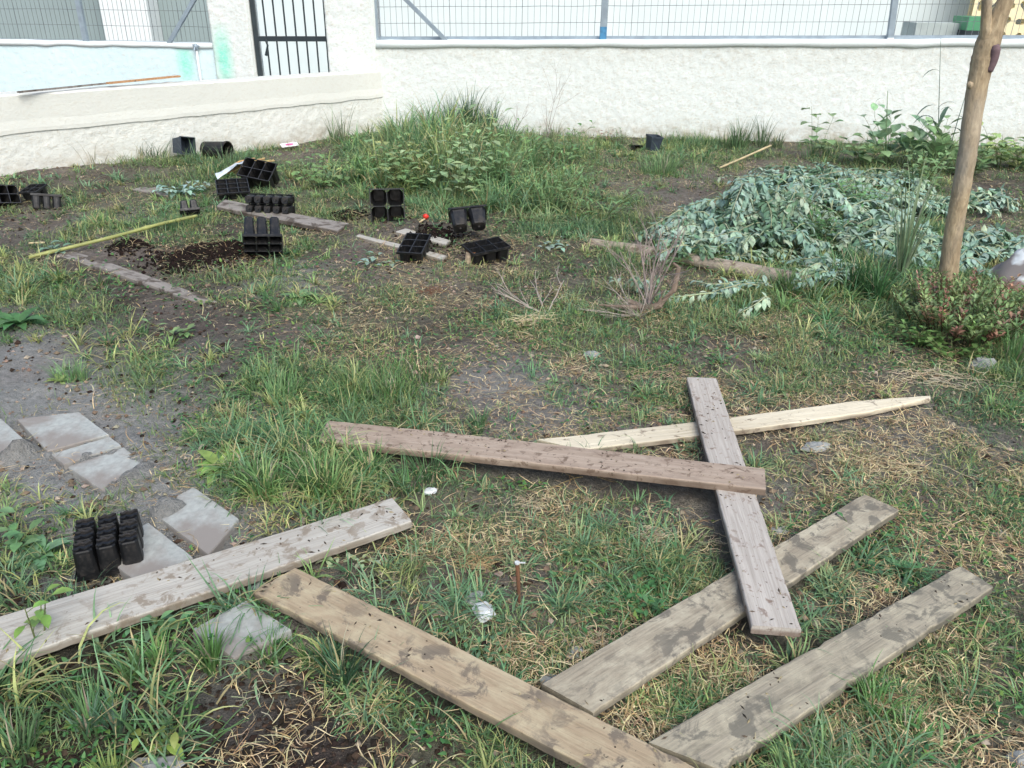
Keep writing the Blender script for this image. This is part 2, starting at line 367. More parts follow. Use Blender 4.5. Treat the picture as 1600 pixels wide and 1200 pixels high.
# mounds and pits: (px, py, radius m, height m)
MOUNDS = [(250, 270, .6, .05), (700, 235, .7, .15), (850, 250, .5, .05), (320, 405, .16, .05), (370, 400, .12, .06), (205, 396, .1, .05), (545, 338, .1, .03), (850, 395, .35, .05),
          (680, 365, .25, .05), (1300, 330, 1.0, .06), (1180, 370, .35, .08), (1480, 480, .5, .05), (400, 560, .5, .035), (300, 640, .15, -.04), (420, 650, .2, -.04), (60, 900, .2, -.03),
          (1020, 490, .3, .03), (230, 560, .2, -.03), (420, 720, .35, .03), (100, 1100, .3, -.02), (360, 1140, .25, -.03), (30, 285, .8, .08)]
MO = [(*gp(a, b)[:2], r, h) for a, b, r, h in MOUNDS]
def hgt(X, Y):
    z = (fbm(X*1.3, Y*1.3, 3, 3)-.5)*.05+(fbm(X*7, Y*7, 5, 3)-.5)*.035+(fbm(X*28, Y*28, 9, 3)-.5)*.016
    for a, b, r, h in MO: z = z+h*np.exp(-((X-a)**2+(Y-b)**2)/r**2)
    near = np.clip((9.8-np.hypot(X, Y-0))/2, 0, 1)
    z = z*near
    sm = slab_mask(X, Y, .02)
    z = np.where(sm, -.012+np.maximum(0, fbm(X*6.5, Y*6.5, 77, 4)-.53)*.22, z)
    bur = np.zeros_like(sm)
    for P_ in SL[6:7]: bur |= in_poly(X, Y, P_, .03)
    z = np.where(bur, z+.022, z)
    return z
# ------------------------------------------------------------------ the ground: one sheet
def axis(lo, hi, step, far, n=16):
    core = np.arange(lo, hi+step/2, step); g = (np.linspace(0, 1, n+1)[1:]**2.2)*far
    return np.concatenate([lo-g[::-1], core, hi+g])
xs = axis(-5.2, 6.2, .022, 120); ys = axis(.7, 9.9, .022, 120)
XX, YY = np.meshgrid(xs, ys); ZZ = hgt(XX, YY)
V = np.stack([XX.ravel(), YY.ravel(), ZZ.ravel()], 1); nx, ny = len(xs), len(ys)
idx = np.arange(nx*ny).reshape(ny, nx); Fq = np.stack([idx[:-1, :-1], idx[:-1, 1:], idx[1:, 1:], idx[1:, :-1]], -1).reshape(-1, 4)
nz = fbm(XX*2.5, YY*2.5, 21, 4); dk = np.clip((samp(DMAP, XX, YY)*1.25-.12+(nz-.5)*1.3), 0, 1)
for a, b, r in [(320, 405, .16), (372, 402, .14), (205, 396, .1), (545, 338, .09), (280, 415, .15), (665, 372, .12), (690, 385, .1), (560, 600, .05)]:
    p = gp(a, b); dk = np.maximum(dk, np.clip(1.6*np.exp(-((XX-p[0])**2+((YY-p[1])*.8)**2)/r**2)-.3, 0, 1))
gm = np.clip(samp(GMAP, XX, YY)*1.3-.1, 0, 1)
px_, py_ = to_px(XX, YY); gr = np.zeros_like(XX)
for a, b, r, s in [(60, 640, .55, 1), (140, 720, .55, 1), (40, 560, .4, .8), (230, 790, .4, 1), (110, 790, .3, .7), (300, 800, .3, .6), (380, 1000, .25, .5), (800, 610, .3, .5), (850, 665, .3, .4), (1240, 790, .3, .35), (1380, 700, .5, .35), (450, 440, .3, .4), (30, 480, .3, .4), (150, 350, .5, .3), (1050, 290, .6, .2)]:
    p = gp(a, b); gr = np.maximum(gr, s*np.exp(-((XX-p[0])**2+(YY-p[1])**2)/r**2))
gr = np.clip(gr+(nz-.5)*.8*(gr > .1), 0, .95)
cols = np.stack([dk.ravel(), gm.ravel(), gr.ravel()], 1)
ground = mesh_np('ground', V, Fq, 4, M['soil'], None, cols, 'mask', True); ground['kind'] = 'structure'

# ------------------------------------------------------------------ blades (grass / straw)
def strips(name, P, L, W, az, tilt, curl, C, mat, label, cat, seg=3, flat=False, twist=None, zoff=0.):
    """P (n,3) roots. az direction on ground, tilt from horizontal, curl bends it over."""
    n = len(P); V = np.zeros((n, (seg+1)*2, 3), np.float32); p = P.copy(); el = tilt.copy(); a = az.copy()
    sd = np.stack([-np.sin(az), np.cos(az), np.zeros(n)], 1)
    if twist is None: twist = np.zeros(n)
    for i in range(seg+1):
        w = W*(1-(i/seg)**1.6*.92)*.5
        if i == 0: w = W*.36
        d = np.stack([np.cos(el)*np.cos(a), np.cos(el)*np.sin(a), np.sin(el)], 1)
        s_ = np.stack([-np.sin(a), np.cos(a), np.zeros(n)], 1)
        V[:, i*2] = p-s_*w[:, None]; V[:, i*2+1] = p+s_*w[:, None]
        p = p+d*(L/seg)[:, None]; el = el-curl/seg; a = a+twist/seg
        p[:, 2] = np.maximum(p[:, 2], P[:, 2]+.002)
    base = (np.arange(n)*(seg+1)*2)[:, None, None]
    q = np.array([[2*i, 2*i+1, 2*i+3, 2*i+2] for i in range(seg)])[None]
    Fq = (base+q).reshape(-1, 4)
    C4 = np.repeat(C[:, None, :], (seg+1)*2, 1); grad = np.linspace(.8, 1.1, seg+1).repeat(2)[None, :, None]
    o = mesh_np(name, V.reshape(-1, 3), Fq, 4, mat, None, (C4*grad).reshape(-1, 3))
    return tag(o, label, cat, None, 'stuff')
def scatter(n, rpow=.2, rmax=10.3, rmin=.95):
    u = rng.random(n); e = 1-rpow; r = (rmin**e+u*(rmax**e-rmin**e))**(1/e); th = rng.uniform(-R(44), R(44), n)
    X = r*np.sin(th); Y = r*np.cos(th); k = inside_yard(X, Y) & (Y < 9.8); return X[k], Y[k]
PALG = np.array([srgb(88, 122, 66), srgb(108, 138, 74), srgb(70, 110, 68), srgb(94, 128, 90), srgb(130, 140, 76), srgb(66, 100, 54), srgb(86, 122, 84), srgb(140, 146, 88)])
def on_things(X, Y): return np.zeros_like(X, bool)   # replaced once the planks are known

# ------------------------------------------------------------------ planks
PLANKPOLY = []
def plank(label, corners, zs, th, mat, name='wooden_plank', group='loose planks on the grass', warp=.004, chips=0, taper=None, cat='plank'):
    """corners: far-left..: p0,p1 = one long edge start/end, p3,p2 = other long edge start/end (pixels); zs: top heights at start and end"""
    P = [gp(*corners[0], zs[0]), gp(*corners[1], zs[1]), gp(*corners[2], zs[1]), gp(*corners[3], zs[0])]
    PLANKPOLY.append((np.array([q[:2] for q in P]), min(zs)))
    a = (P[0]+P[3])/2; b = (P[1]+P[2])/2; L = np.linalg.norm(b-a); X = Vector(b-a).normalized(); c = Vector((a+b)/2)
    Zv = Vector((0, 0, 1)); Yv = Zv.cross(X).normalized(); Zv = X.cross(Yv)
    Mx = Matrix((X, Yv, Zv)).transposed().to_4x4(); Mx.translation = c; inv = Mx.inverted()
    Q = [inv @ Vector(q) for q in P]
    n = 44; mb_v = []; rnd = random.Random(len(PLANKPOLY)*7)
    ph = rnd.uniform(0, 6)
    bv = .0025
    sgn = 1 if Q[0].y > Q[3].y else -1
    for i in range(n+1):
        t = i/n; e0 = Q[0].lerp(Q[1], t); e1 = Q[3].lerp(Q[2], t)
        if taper: e0, e1 = taper(t, e0, e1)
        hi, lo = (e0, e1) if e0.y >= e1.y else (e1, e0)
        z = warp*math.sin(ph+t*4)
        nz1 = rnd.uniform(-1, 1)*.0010; nz2 = rnd.uniform(-1, 1)*.0010
        if chips and rnd.random() < .1: nz1 -= rnd.uniform(0, chips)
        if chips and rnd.random() < .1: nz2 -= rnd.uniform(0, chips)
        hy = hi.y+nz1; ly = lo.y-nz2; hx, lx = hi.x, lo.x
        if i == 0: hx += rnd.uniform(0, .003); lx += rnd.uniform(0, .003)
        prof = [(hx, hy, -bv), (hx, hy-bv, 0), (hx*.66+lx*.34, hy*.66+ly*.34, .0006), (hx*.34+lx*.66, hy*.34+ly*.66, .0006), (lx, ly+bv, 0), (lx, ly, -bv), (lx, ly, -th+bv), (lx, ly+bv, -th), (hx, hy-bv, -th), (hx, hy, -th+bv)]
        mb_v += [(px, py, pz+z) for px, py, pz in prof]
    k = 10; fs = [(i*k+j, (i+1)*k+j, (i+1)*k+(j+1) % k, i*k+(j+1) % k) for i in range(n) for j in range(k)]
    fs += [tuple(range(k)), tuple(n*k+j for j in range(k))[::-1]]
    me = bpy.data.meshes.new(name); me.from_pydata(mb_v, [], fs); me.materials.append(mat); me.update()
    o = bpy.data.objects.new(name, me); COL.objects.link(o); o.matrix_world = Mx
    if name == 'wooden_plank':
        mc = MB(); rn = random.Random(len(PLANKPOLY))
        for q in range(int(L*70)):
            t = rn.random(); e0 = Q[0].lerp(Q[1], t); e1 = Q[3].lerp(Q[2], t); u = rn.uniform(.06, .94); p = e0.lerp(e1, u)
            if taper or float(vnoise(np.array(p.x*7), np.array(p.y*9), len(PLANKPOLY))) < .45: continue
            r_ = rn.uniform(.0012, .0034); a_ = rn.uniform(0, 6.28); l_ = r_*rn.uniform(1, 4); zz = warp*math.sin(ph+t*4)+.0012
            ux, uy = math.cos(a_), math.sin(a_); mc.add([(p.x-ux*l_, p.y-uy*l_, zz-.001), (p.x+uy*r_, p.y-ux*r_, zz-.001), (p.x+ux*l_, p.y+uy*l_, zz-.001), (p.x-uy*r_, p.y+ux*r_, zz-.001), (p.x, p.y, zz+r_)], [(0, 1, 4), (1, 2, 4), (2, 3, 4), (3, 0, 4)], rn.choice([(.05, .038, .03), (.09, .07, .055), (.04, .035, .03), (.25, .21, .13)]))
        if mc.v: cr = mc.build('mud_crumbs', M['clod'], o); cr['kind'] = 'stuff'
    return tag(o, label, cat, group)
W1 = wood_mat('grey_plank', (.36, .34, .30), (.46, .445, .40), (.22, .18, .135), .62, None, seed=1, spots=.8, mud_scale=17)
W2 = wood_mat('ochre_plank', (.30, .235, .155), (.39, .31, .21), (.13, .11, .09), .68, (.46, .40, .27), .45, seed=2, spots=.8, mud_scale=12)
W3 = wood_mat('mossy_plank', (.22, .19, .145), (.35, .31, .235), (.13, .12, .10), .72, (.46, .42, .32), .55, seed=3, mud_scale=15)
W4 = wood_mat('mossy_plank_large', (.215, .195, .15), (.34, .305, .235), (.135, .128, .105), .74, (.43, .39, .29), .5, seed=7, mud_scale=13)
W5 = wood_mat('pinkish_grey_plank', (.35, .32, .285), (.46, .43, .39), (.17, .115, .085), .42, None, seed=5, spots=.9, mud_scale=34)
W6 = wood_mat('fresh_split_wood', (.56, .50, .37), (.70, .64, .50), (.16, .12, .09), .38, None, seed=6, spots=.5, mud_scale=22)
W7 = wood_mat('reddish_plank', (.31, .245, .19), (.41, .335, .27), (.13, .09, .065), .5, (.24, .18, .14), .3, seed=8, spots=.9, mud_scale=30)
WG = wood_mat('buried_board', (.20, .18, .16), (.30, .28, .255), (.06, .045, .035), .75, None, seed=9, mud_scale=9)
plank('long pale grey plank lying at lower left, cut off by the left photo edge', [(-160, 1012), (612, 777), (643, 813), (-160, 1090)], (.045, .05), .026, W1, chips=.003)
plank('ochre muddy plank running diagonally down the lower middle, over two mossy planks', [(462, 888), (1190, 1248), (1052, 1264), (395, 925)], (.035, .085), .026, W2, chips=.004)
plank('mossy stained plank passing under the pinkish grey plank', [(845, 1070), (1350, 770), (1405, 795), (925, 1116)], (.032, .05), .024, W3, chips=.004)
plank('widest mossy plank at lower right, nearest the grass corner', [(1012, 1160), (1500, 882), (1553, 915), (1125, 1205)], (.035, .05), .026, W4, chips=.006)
def tap(t, e0, e1):
    # pointed at the left end (only the far edge runs on), narrowing at the right
    c = (e0+e1)/2; k = 1.0
    if t > .8: k = 1-.75*(t-.8)/.2
    return c+(e0-c)*k, c+(e1-c)*k
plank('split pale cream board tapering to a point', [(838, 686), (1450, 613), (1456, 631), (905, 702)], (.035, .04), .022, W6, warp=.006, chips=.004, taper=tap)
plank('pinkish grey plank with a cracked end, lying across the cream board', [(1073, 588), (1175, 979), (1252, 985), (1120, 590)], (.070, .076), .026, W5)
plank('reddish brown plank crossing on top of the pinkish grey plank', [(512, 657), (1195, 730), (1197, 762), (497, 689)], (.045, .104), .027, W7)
# boards bedded in the soil
bb = 'boards bedded in the soil'
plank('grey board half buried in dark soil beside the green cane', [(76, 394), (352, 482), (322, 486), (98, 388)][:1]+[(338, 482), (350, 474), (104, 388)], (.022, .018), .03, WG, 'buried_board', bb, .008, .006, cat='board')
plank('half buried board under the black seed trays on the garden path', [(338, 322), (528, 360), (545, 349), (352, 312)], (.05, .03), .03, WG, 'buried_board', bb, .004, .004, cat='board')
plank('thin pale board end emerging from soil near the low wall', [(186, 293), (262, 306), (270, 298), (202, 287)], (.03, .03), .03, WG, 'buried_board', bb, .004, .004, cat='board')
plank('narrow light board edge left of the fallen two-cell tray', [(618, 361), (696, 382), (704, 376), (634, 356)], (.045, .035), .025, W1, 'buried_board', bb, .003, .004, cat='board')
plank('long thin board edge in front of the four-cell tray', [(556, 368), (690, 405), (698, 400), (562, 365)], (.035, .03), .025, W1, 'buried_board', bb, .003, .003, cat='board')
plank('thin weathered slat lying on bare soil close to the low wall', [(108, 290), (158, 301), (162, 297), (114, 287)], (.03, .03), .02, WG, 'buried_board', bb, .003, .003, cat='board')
def on_things(X, Y):
    m = slab_mask(X, Y, -.08)
    for P, z in PLANKPOLY[:7]:
        m |= in_poly(X, Y, P, -.02)
    return m

# ------------------------------------------------------------------ slabs
sl_lab = ['pale concrete slab cut off by the left photo edge', 'dusty concrete slab with a soil gap on its left side', 'small concrete slab piece between two larger slabs', 'concrete slab with dark spots nearest the lush grass', 'concrete slab right of the black nine-cell tray', 'soil covered slab under the black nine-cell tray', 'dirty slab fragment in front of the grey plank']
for q, lb in zip(SLABS, sl_lab):
    P = [Vector(gp(*p, .012)) for p in q]; c = sum(P, Vector())/4; mb = MB(); n = 10
    top = []; 
    for i in range(4):
        a, b = P[i]-c, P[(i+1) % 4]-c
        for k in range(n): v = a.lerp(b, k/n)*(1+random.uniform(-.012, .006)); top.append(v)
    inner = [v*.985+Vector((0, 0, .004)) for v in top]; N = len(top)
    vs = [Vector((v.x, v.y, -.045)) for v in top]+[Vector((v.x, v.y, 0)) for v in top]+inner
    fs = [(i, (i+1) % N, N+(i+1) % N, N+i) for i in range(N)]+[(N+i, N+(i+1) % N, 2*N+(i+1) % N, 2*N+i) for i in range(N)]+[tuple(range(2*N, 3*N))]
    mb.add(vs, fs); o = mb.build('paving_slab', M['slab'], cols=False); o.location = c; tag(o, lb, 'paving slab', 'concrete paving slabs')

# ------------------------------------------------------------------ walls
def rough_wall(name, A, d, n, L, H, T, mat, parent, amp=.012, step=.018, seed=1, stain=None, thick_in=None):
    """front face displaced; A base start (front line)"""
    nx_ = max(2, int(L/step)); nz_ = max(2, int(H[0]/step)); t = np.linspace(0, 1, nx_+1); s_ = np.linspace(0, 1, nz_+1)
    TT, SS = np.meshgrid(t, s_); Ht = H[0]+(H[1]-H[0])*TT; Z = SS*Ht-.12*(1-SS)
    U = TT*L; dsp = (fbm(U*26, Z*40, seed, 3)-.5)*.75*amp+(fbm(U*50, Z*62, seed+5, 2)-.5)*amp*.7
    edge = np.minimum(1, np.minimum(SS, 1-SS)*14); dsp = dsp*edge
    P = A[None, None, :]+d[None, None, :]*U[..., None]-n[None, None, :]*dsp[..., None]; P[..., 2] = Z
    V = P.reshape(-1, 3); idx = np.arange(len(V)).reshape(nz_+1, nx_+1)
    Fq = np.stack([idx[:-1, :-1], idx[:-1, 1:], idx[1:, 1:], idx[1:, :-1]], -1).reshape(-1, 4).tolist()
    # back, top, ends
    b = len(V); ex = []
    for i in range(nx_+1):
        p = A+d*(t[i]*L)+n*T; h = H[0]+(H[1]-H[0])*t[i]; ex += [(p[0], p[1], h), (p[0], p[1], -.12)]
    V = np.vstack([V, np.array(ex)])
    for i in range(nx_):
        Fq += [[idx[-1, i], idx[-1, i+1], b+2*(i+1), b+2*i], [b+2*i, b+2*i+2, b+2*i+3, b+2*i+1]]
    tot = [4]*len(Fq); fl = [int(i) for f in Fq for i in f]
    e0 = [int(k) for k in idx[:, 0]]+[b, b+1]; e1 = [int(k) for k in idx[:, -1]][::-1]+[b+2*nx_+1, b+2*nx_]
    fl += e0+e1; tot += [len(e0), len(e1)]
    st = np.zeros((len(V), 3), np.float32)
    if stain is not None: st[:, :2] = stain((V[:, 0]-A[0])*d[0]+(V[:, 1]-A[1])*d[1], V[:, 2], V)
    return mesh_np(name, V, fl, tot, mat, parent, st, 'stain', True)
TOPZ = lambda px, py: on_plane(px, py, WA, WB)
bw = empty('boundary_wall', tuple(WA), 'tall white rough stucco boundary wall across the back of the yard, below the mesh fence', 'wall')
bw_inv = Matrix.Translation(-Vector(WA))
def par(o, p):
    o.parent = p; o.matrix_parent_inverse = Matrix.Translation(-Vector(p.location)); return o
p515, p580 = TOPZ(515, 100), TOPZ(580, 100)
U = lambda px, py=100: float((on_plane(px, py, WA, WB)-WA).dot(wd))
u515, u580, uR = U(515), U(580), U(1600)+2.2
hA, hB = float(TOPZ(590, 64)[2]), float(TOPZ(1600, 62)[2]); hR = hA+(hB-hA)*(uR/U(1600))
print('wall heights', hA, hB, 'u', u515, u580, U(395), U(340), U(0))
def st_right(u, z, V):
    g = np.zeros((len(u), 2)); g[:, 1] = np.clip(1.2-np.abs(z)/(.10+.14*fbm(u*3, u*0, 91, 3)), 0, 1)*.8+np.clip(1-np.abs(z-hA+.05)/.2, 0, 1)*.25; return g
par(rough_wall('wall_face', WA+wd*u580, wd, wn, uR-u580, (hA, hR), .2, M['stucco'], None, stain=st_right, seed=3), bw)
# cap strip on the right wall
def cap(u0, u1, h0, h1, T, over, th, mat, name, parent):
    mb = MB(); n = 40; r = random.Random(3)
    vs = []
    for i in range(n+1):
        t = i/n; p = WA+wd*(u0+(u1-u0)*t); h = h0+(h1-h0)*t+r.uniform(-.004, .004); f = p-wn*(over+r.uniform(0, .004)); b = p+wn*(T+over)
        vs += [(f[0], f[1], h-th*.9+r.uniform(-.006, .006)), (f[0], f[1], h-.008), (f[0]+wn[0]*.012, f[1]+wn[1]*.012, h+.002), (b[0], b[1], h+.002), (b[0], b[1], h-th)]
    k = 5; fs = [(i*k+j, (i+1)*k+j, (i+1)*k+(j+1) % k, i*k+(j+1) % k) for i in range(n) for j in range(k)]+[tuple(range(k)), tuple(n*k+j for j in range(k))[::-1]]
    mb.add(vs, fs); o = mb.build(name, mat, cols=False, smooth=True); par(o, parent); return o
M['capmat'] = stucco_mat('white_cap', (.72, .78, .78), .3, False)
cap(u580+.0, uR, hA+.004, hR+.004, .2, .014, .075, M['capmat'], 'coping', bw)
# pillars at the gate
hP = 2.1
def pillar(u0, u1, label, stain=None, seed=5):
    o = rough_wall('gate_pillar', WA+wd*u0-wn*.03, wd, wn, u1-u0, (hP, hP), .3, M['stucco'], None, amp=.014, stain=stain, seed=seed)
    return tag(o, label, 'pillar')
def st_pil(u, z, V):
    g = np.zeros((len(u), 2)); g[:, 0] = np.clip(1.25-np.abs(u-.10)/.10, 0, 1)*np.clip(1.3-np.abs(z-.72)/.28, 0, 1)*.95; return g
pillar(u515, u580+.06, 'rough white stucco pillar right of the black iron gate, joined to the boundary wall', seed=5)
pillar(U(338), U(397), 'white stucco pillar left of the black gate, marked with mint green paint', st_pil, 8)
# left boundary wall
uL = U(0)-2.5; hL = float(TOPZ(150, 66)[2])
def st_left(u, z, V):
    ub = U(290)-uL; g = np.zeros((len(u), 2)); g[:, 0] = np.clip(1.3-np.abs(u-ub)/.09, 0, 1)*np.clip(1.2-np.abs(z-.66)/.25, 0, 1)*.9; return g
lw = empty('boundary_wall', tuple(WA+wd*uL), 'pale blue-white stucco wall left of the gate, with a pipe on its face', 'wall')
par(rough_wall('wall_face', WA+wd*uL, wd, wn, U(338)-uL, (hL, hL), .2, M['stuccoblue'], None, amp=.009, stain=st_left, seed=12), lw)
cap(uL, U(338), hL+.004, hL+.004, .2, .012, .05, M['capmat'], 'coping', lw)
# low coped wall in front
low = empty('garden_wall', tuple(LA), 'low wall with smooth cream coping band over rough stucco, running to the corner at left', 'wall')
A0 = LA-ld*2.5; LL = float(np.linalg.norm(WA-A0))+.05
par(rough_wall('wall_face', A0, ld, ln, LL, (.38, .36), .16, M['lowstucco'], None, amp=.016, stain=lambda u, z, V: np.stack([u*0, np.clip(1.2-np.abs(z)/(.08+.16*fbm(u*3, u*0, 93, 3)), 0, 1)*.8], 1), seed=20), low)
mb = MB(); n = 90; vs = []; r = random.Random(5)
zt0, zt1 = .685, .615
for i in range(n+1):
    t = i/n; p = A0+ld*LL*t; zt = zt0+(zt1-zt0)*t; zb = .375+(.355-.375)*t
    zt += r.uniform(-.003, .003); zb += (vnoise(np.array(i*.6), np.array(2.), 4)-.5)*.012
    f0 = p-ln*.012; f1 = p-ln*.004; f2 = p-ln*.0; b = p+ln*.2
    vs += [(p[0]+ln[0]*.02, p[1]+ln[1]*.02, zb), (f0[0], f0[1], zb), (f0[0], f0[1], zb+.03), (f1[0], f1[1], zb+.09), (f2[0], f2[1], zt-.012), (f2[0]+ln[0]*.015, f2[1]+ln[1]*.015, zt), (b[0], b[1], zt), (b[0], b[1], zb)]
k = 8; fs = [(i*k+j, (i+1)*k+j, (i+1)*k+(j+1) % k, i*k+(j+1) % k) for i in range(n) for j in range(k)]+[tuple(range(k)), tuple(n*k+j for j in range(k))[::-1]]
mb.add(vs, fs); o = mb.build('coping', M['coping'], cols=False, smooth=False); par(o, low)
# white drips on coping top: pale ledge strip kept in the material

# pipe with tap on left wall
pp = WA+wd*U(312, 100)-wn*.03
pr = empty('wall_pipe', (pp[0], pp[1], 0), 'thin white vertical pipe with a grey tap on the left boundary wall', 'pipe')
mb = MB(); mb.tube([(0, 0, .1), (0, 0, hL-.06)], .014, 8); mb.build('pipe', M['whitepaint'], pr, True)
mb = MB(); mb.tube([(0, 0, hL-.06), (0, 0, hL-.02), (0, -.0, hL+.005)], [.02, .026, .012], 8); mb.bar((-.035, 0, hL-.005), (.035, 0, hL-.02), .012); mb.tube([(0, 0, hL-.03), (0, -.05, hL-.035), (0, -.06, hL-.06)], .009, 6); mb.build('tap', M['steel'], pr)

# ------------------------------------------------------------------ fences and gate
def fence(u0, u1, hz0, hz1, posts, braces, pitch, hp, label, rail=True):
    base = WA+wd*u0+wn*.1; e = empty('mesh_fence', (base[0], base[1], hz0), label, 'fence')
    P = lambda u, z: tuple((WA+wd*u+wn*.1)[:2])+(z,)
    hh = lambda u: hz0+(hz1-hz0)*(u-u0)/(u1-u0)
    top = 2.0
    mb = MB(); u = u0+.03; r = random.Random(4); i = 0
    while u < u1:
        k = r.uniform(-.004, .004); mb.tube([P(u, hh(u)+.015), P(u+k, 1.3), P(u+k*.5, top)], .0020 if i % 6 else .0032, 4, cap=False); u += pitch; i += 1
    z = hz0+.16
    while z < top:
        pts = [P(u0+(u1-u0)*t/30, z+(hh(u0+(u1-u0)*t/30)-hz0)+r.uniform(-.003, .003)) for t in range(31)]
        mb.tube([(a+wn[0]*.004, b+wn[1]*.004, c) for a, b, c in pts], .0022, 4, cap=False); z += hp
    par(mb.build('wire_mesh', M['wire'], cols=False), e)
    if rail:
        mb = MB(); mb.bar(P(u0, hz0+.02), P(u1, hz1+.02), .035, .032); mb.bar(P(u0, top), P(u1, top), .03); par(mb.build('bottom_rail', M['steel'], cols=False), e)
    for (ub, ut, w, foot) in posts:
        mb = MB(); h0 = hh(ub); a = Vector(P(ub, h0-.02)); b = Vector(P(ut, top+.05)); sh = Vector((-wn[0]*.045, -wn[1]*.045, 0))
        o = None; mb.bar(a+sh, b+sh, w, w); o = mb.build('post', M['steel'], cols=False); par(o, e)
        if foot:
            mb = MB(); t1 = foot[1]; mb.bar(a+sh+Vector((0, 0, .0)), a.lerp(b, t1)+sh, w+.006, w+.006); f = mb.build('painted_foot', M[foot[0]], cols=False); par(f, e); 
    for (ub, ut, w) in braces:
        mb = MB(); h0 = hh(ub); mb.bar(Vector(P(ub, h0))-Vector(wn)*.08, Vector(P(ut, top))-Vector(wn)*.08, w, w*.8); par(mb.build('brace', M['steel'], cols=False), e)
    return e
# extrapolate brace top position: brace passes (635,0) and (695,62)
def uv(px, py): p = on_plane(px, py, WA, WB); return float((p-WA).dot(wd)), float(p[2])
def ext(p0, p1, z=2.0):
    (a, za), (b, zb) = uv(*p0), uv(*p1); return a+(b-a)*(z-za)/(zb-za)
uD = U(584, 30)
fence(uD, uR, hA, hR, [(uD+.01, uD+.01, .035, None), (U(942, 62), U(942, 62), .06, ('bluepaint', .13)), (U(1393, 62), ext((1393, 60), (1401, 0)), .055, ('whitepaint', .035)), (uR-.05, uR-.05, .055, None)],
      [(U(697, 62), ext((697, 62), (635, 0)), .045)], .0615, .155, 'galvanised wire mesh fence with a blue-footed post on the wall right of the gate')
uE = U(338)-.02
fence(uL, uE, hL, hL, [(U(130, 64), U(130, 64), .05, None), (uL+.1, uL+.1, .05, None)], [(U(262, 64), ext((262, 64), (300, 0)), .045)], .05, .15, 'fine wire mesh fence on the wall left of the gate', rail=False)
# gate
g0, g1 = U(399, 100), U(515, 100); gb = WA+wd*g0+wn*.06
gate = empty('iron_gate', (gb[0], gb[1], .05), 'black iron bar gate between two white pillars', 'gate')
P = lambda u, z, o=0.: tuple((WA+wd*u+wn*(.06+o))[:2])+(z,)
gh = 1.95
mb = MB(); mb.bar(P(g0+.02, .05), P(g0+.02, gh), .045); mb.bar(P(g1-.012, .05), P(g1-.012, gh), .02); mb.bar(P(g0, gh), P(g1, gh), .035); mb.bar(P(g0, .07), P(g1, .07), .035)
zr = float(TOPZ(455, 62)[2]); mb.bar(P(g0, zr, -.005), P(g1, zr+.01, -.005), .03, .05); par(mb.build('frame', M['iron'], cols=False), gate)
nb = 7
for i in range(nb):
    u = g0+.13+(g1-g0-.16)*i/(nb-1)-.0; mb = MB(); mb.tube([P(u, .07), P(u, gh)], .009, 8); par(mb.build('bar', M['iron'], cols=False), gate)
mb = MB(); mb.tube([P(g0+.13, zr, -.04), P(g0+.15, zr-.06, -.045), P(g0+.12, zr-.16, -.04)], [.012, .01, .016], 6); par(mb.build('chain', M['iron'], cols=False), gate)
# ------------------------------------------------------------------ things on and beyond the walls
def onlow(px, py, z=.66):
    return gp(px, py, z)
ws = empty('broken_lath', tuple(onlow(150, 140, .65)), 'splintered thin brown laths lying on top of the low wall', 'lath')
def wp(px, py, z): return Vector(gp(px, py, z))-ws.location
mb = MB(); 
a, b = wp(28, 144, .675), wp(180, 129, .672); mb.bar(a, b, .03, .012)
mb.build('lath', WG, ws, cols=False)
mb = MB(); a, b = wp(168, 130, .680), wp(280, 119, .685); mb.bar(a, b, .045, .014); mb.build('lath', wood_mat('orange_lath', (.36, .19, .09), (.5, .3, .16), seed=4), ws, cols=False)

# beyond the fence: pale building (right), grey building (left)
YB = 12.6
def bx(name, x0, x1, y0, y1, z0, z1, mat, parent=None):
    mb = MB(); mb.box(((x0+x1)/2, (y0+y1)/2, (z0+z1)/2), (x1-x0, y1-y0, z1-z0)); o = mb.build(name, mat, cols=False)
    if parent: par(o, parent)
    return o
X = lambda px, Y=YB: float(at_y(px, 20, Y)[0])
b1 = empty('building', (X(900), YB, 0), 'pale blue-white building wall behind the right fence', 'building')
bx('wall', X(352), X(1524), YB, YB+.3, -.05, 3.4, M['palewall'], b1)
0 and bx('plinth', X(405), X(1390), YB-.05, YB-.003, -.05, .35, M['whitepaint'], b1)
bx('window_ledge', X(440), X(600), YB-.06, YB-.003, 1.47, 1.53, M['whitepaint'], b1)
b2 = empty('building', (X(100), YB, 0), 'grey-green building with a white column behind the left fence', 'building')
bx('wall', X(-160), X(349), YB+.2, YB+.5, -.05, 3.4, M['greywall'], b2)
bx('column', X(168), X(240), YB-.2, YB+.19, -.05, 3.4, M['whitepaint'], b2)
bx('lintel', X(-160), X(349), YB-.1, YB+.18, 2.9, 3.3, M['whitepaint'], b2) if False else None
bx('bounce_pavement', -9, 14, float(WA[1])+1.0, YB-.1, -.06, .02, M['slab'])['kind'] = 'structure'  # unseen pale slab behind the wall, added to bounce light onto the building
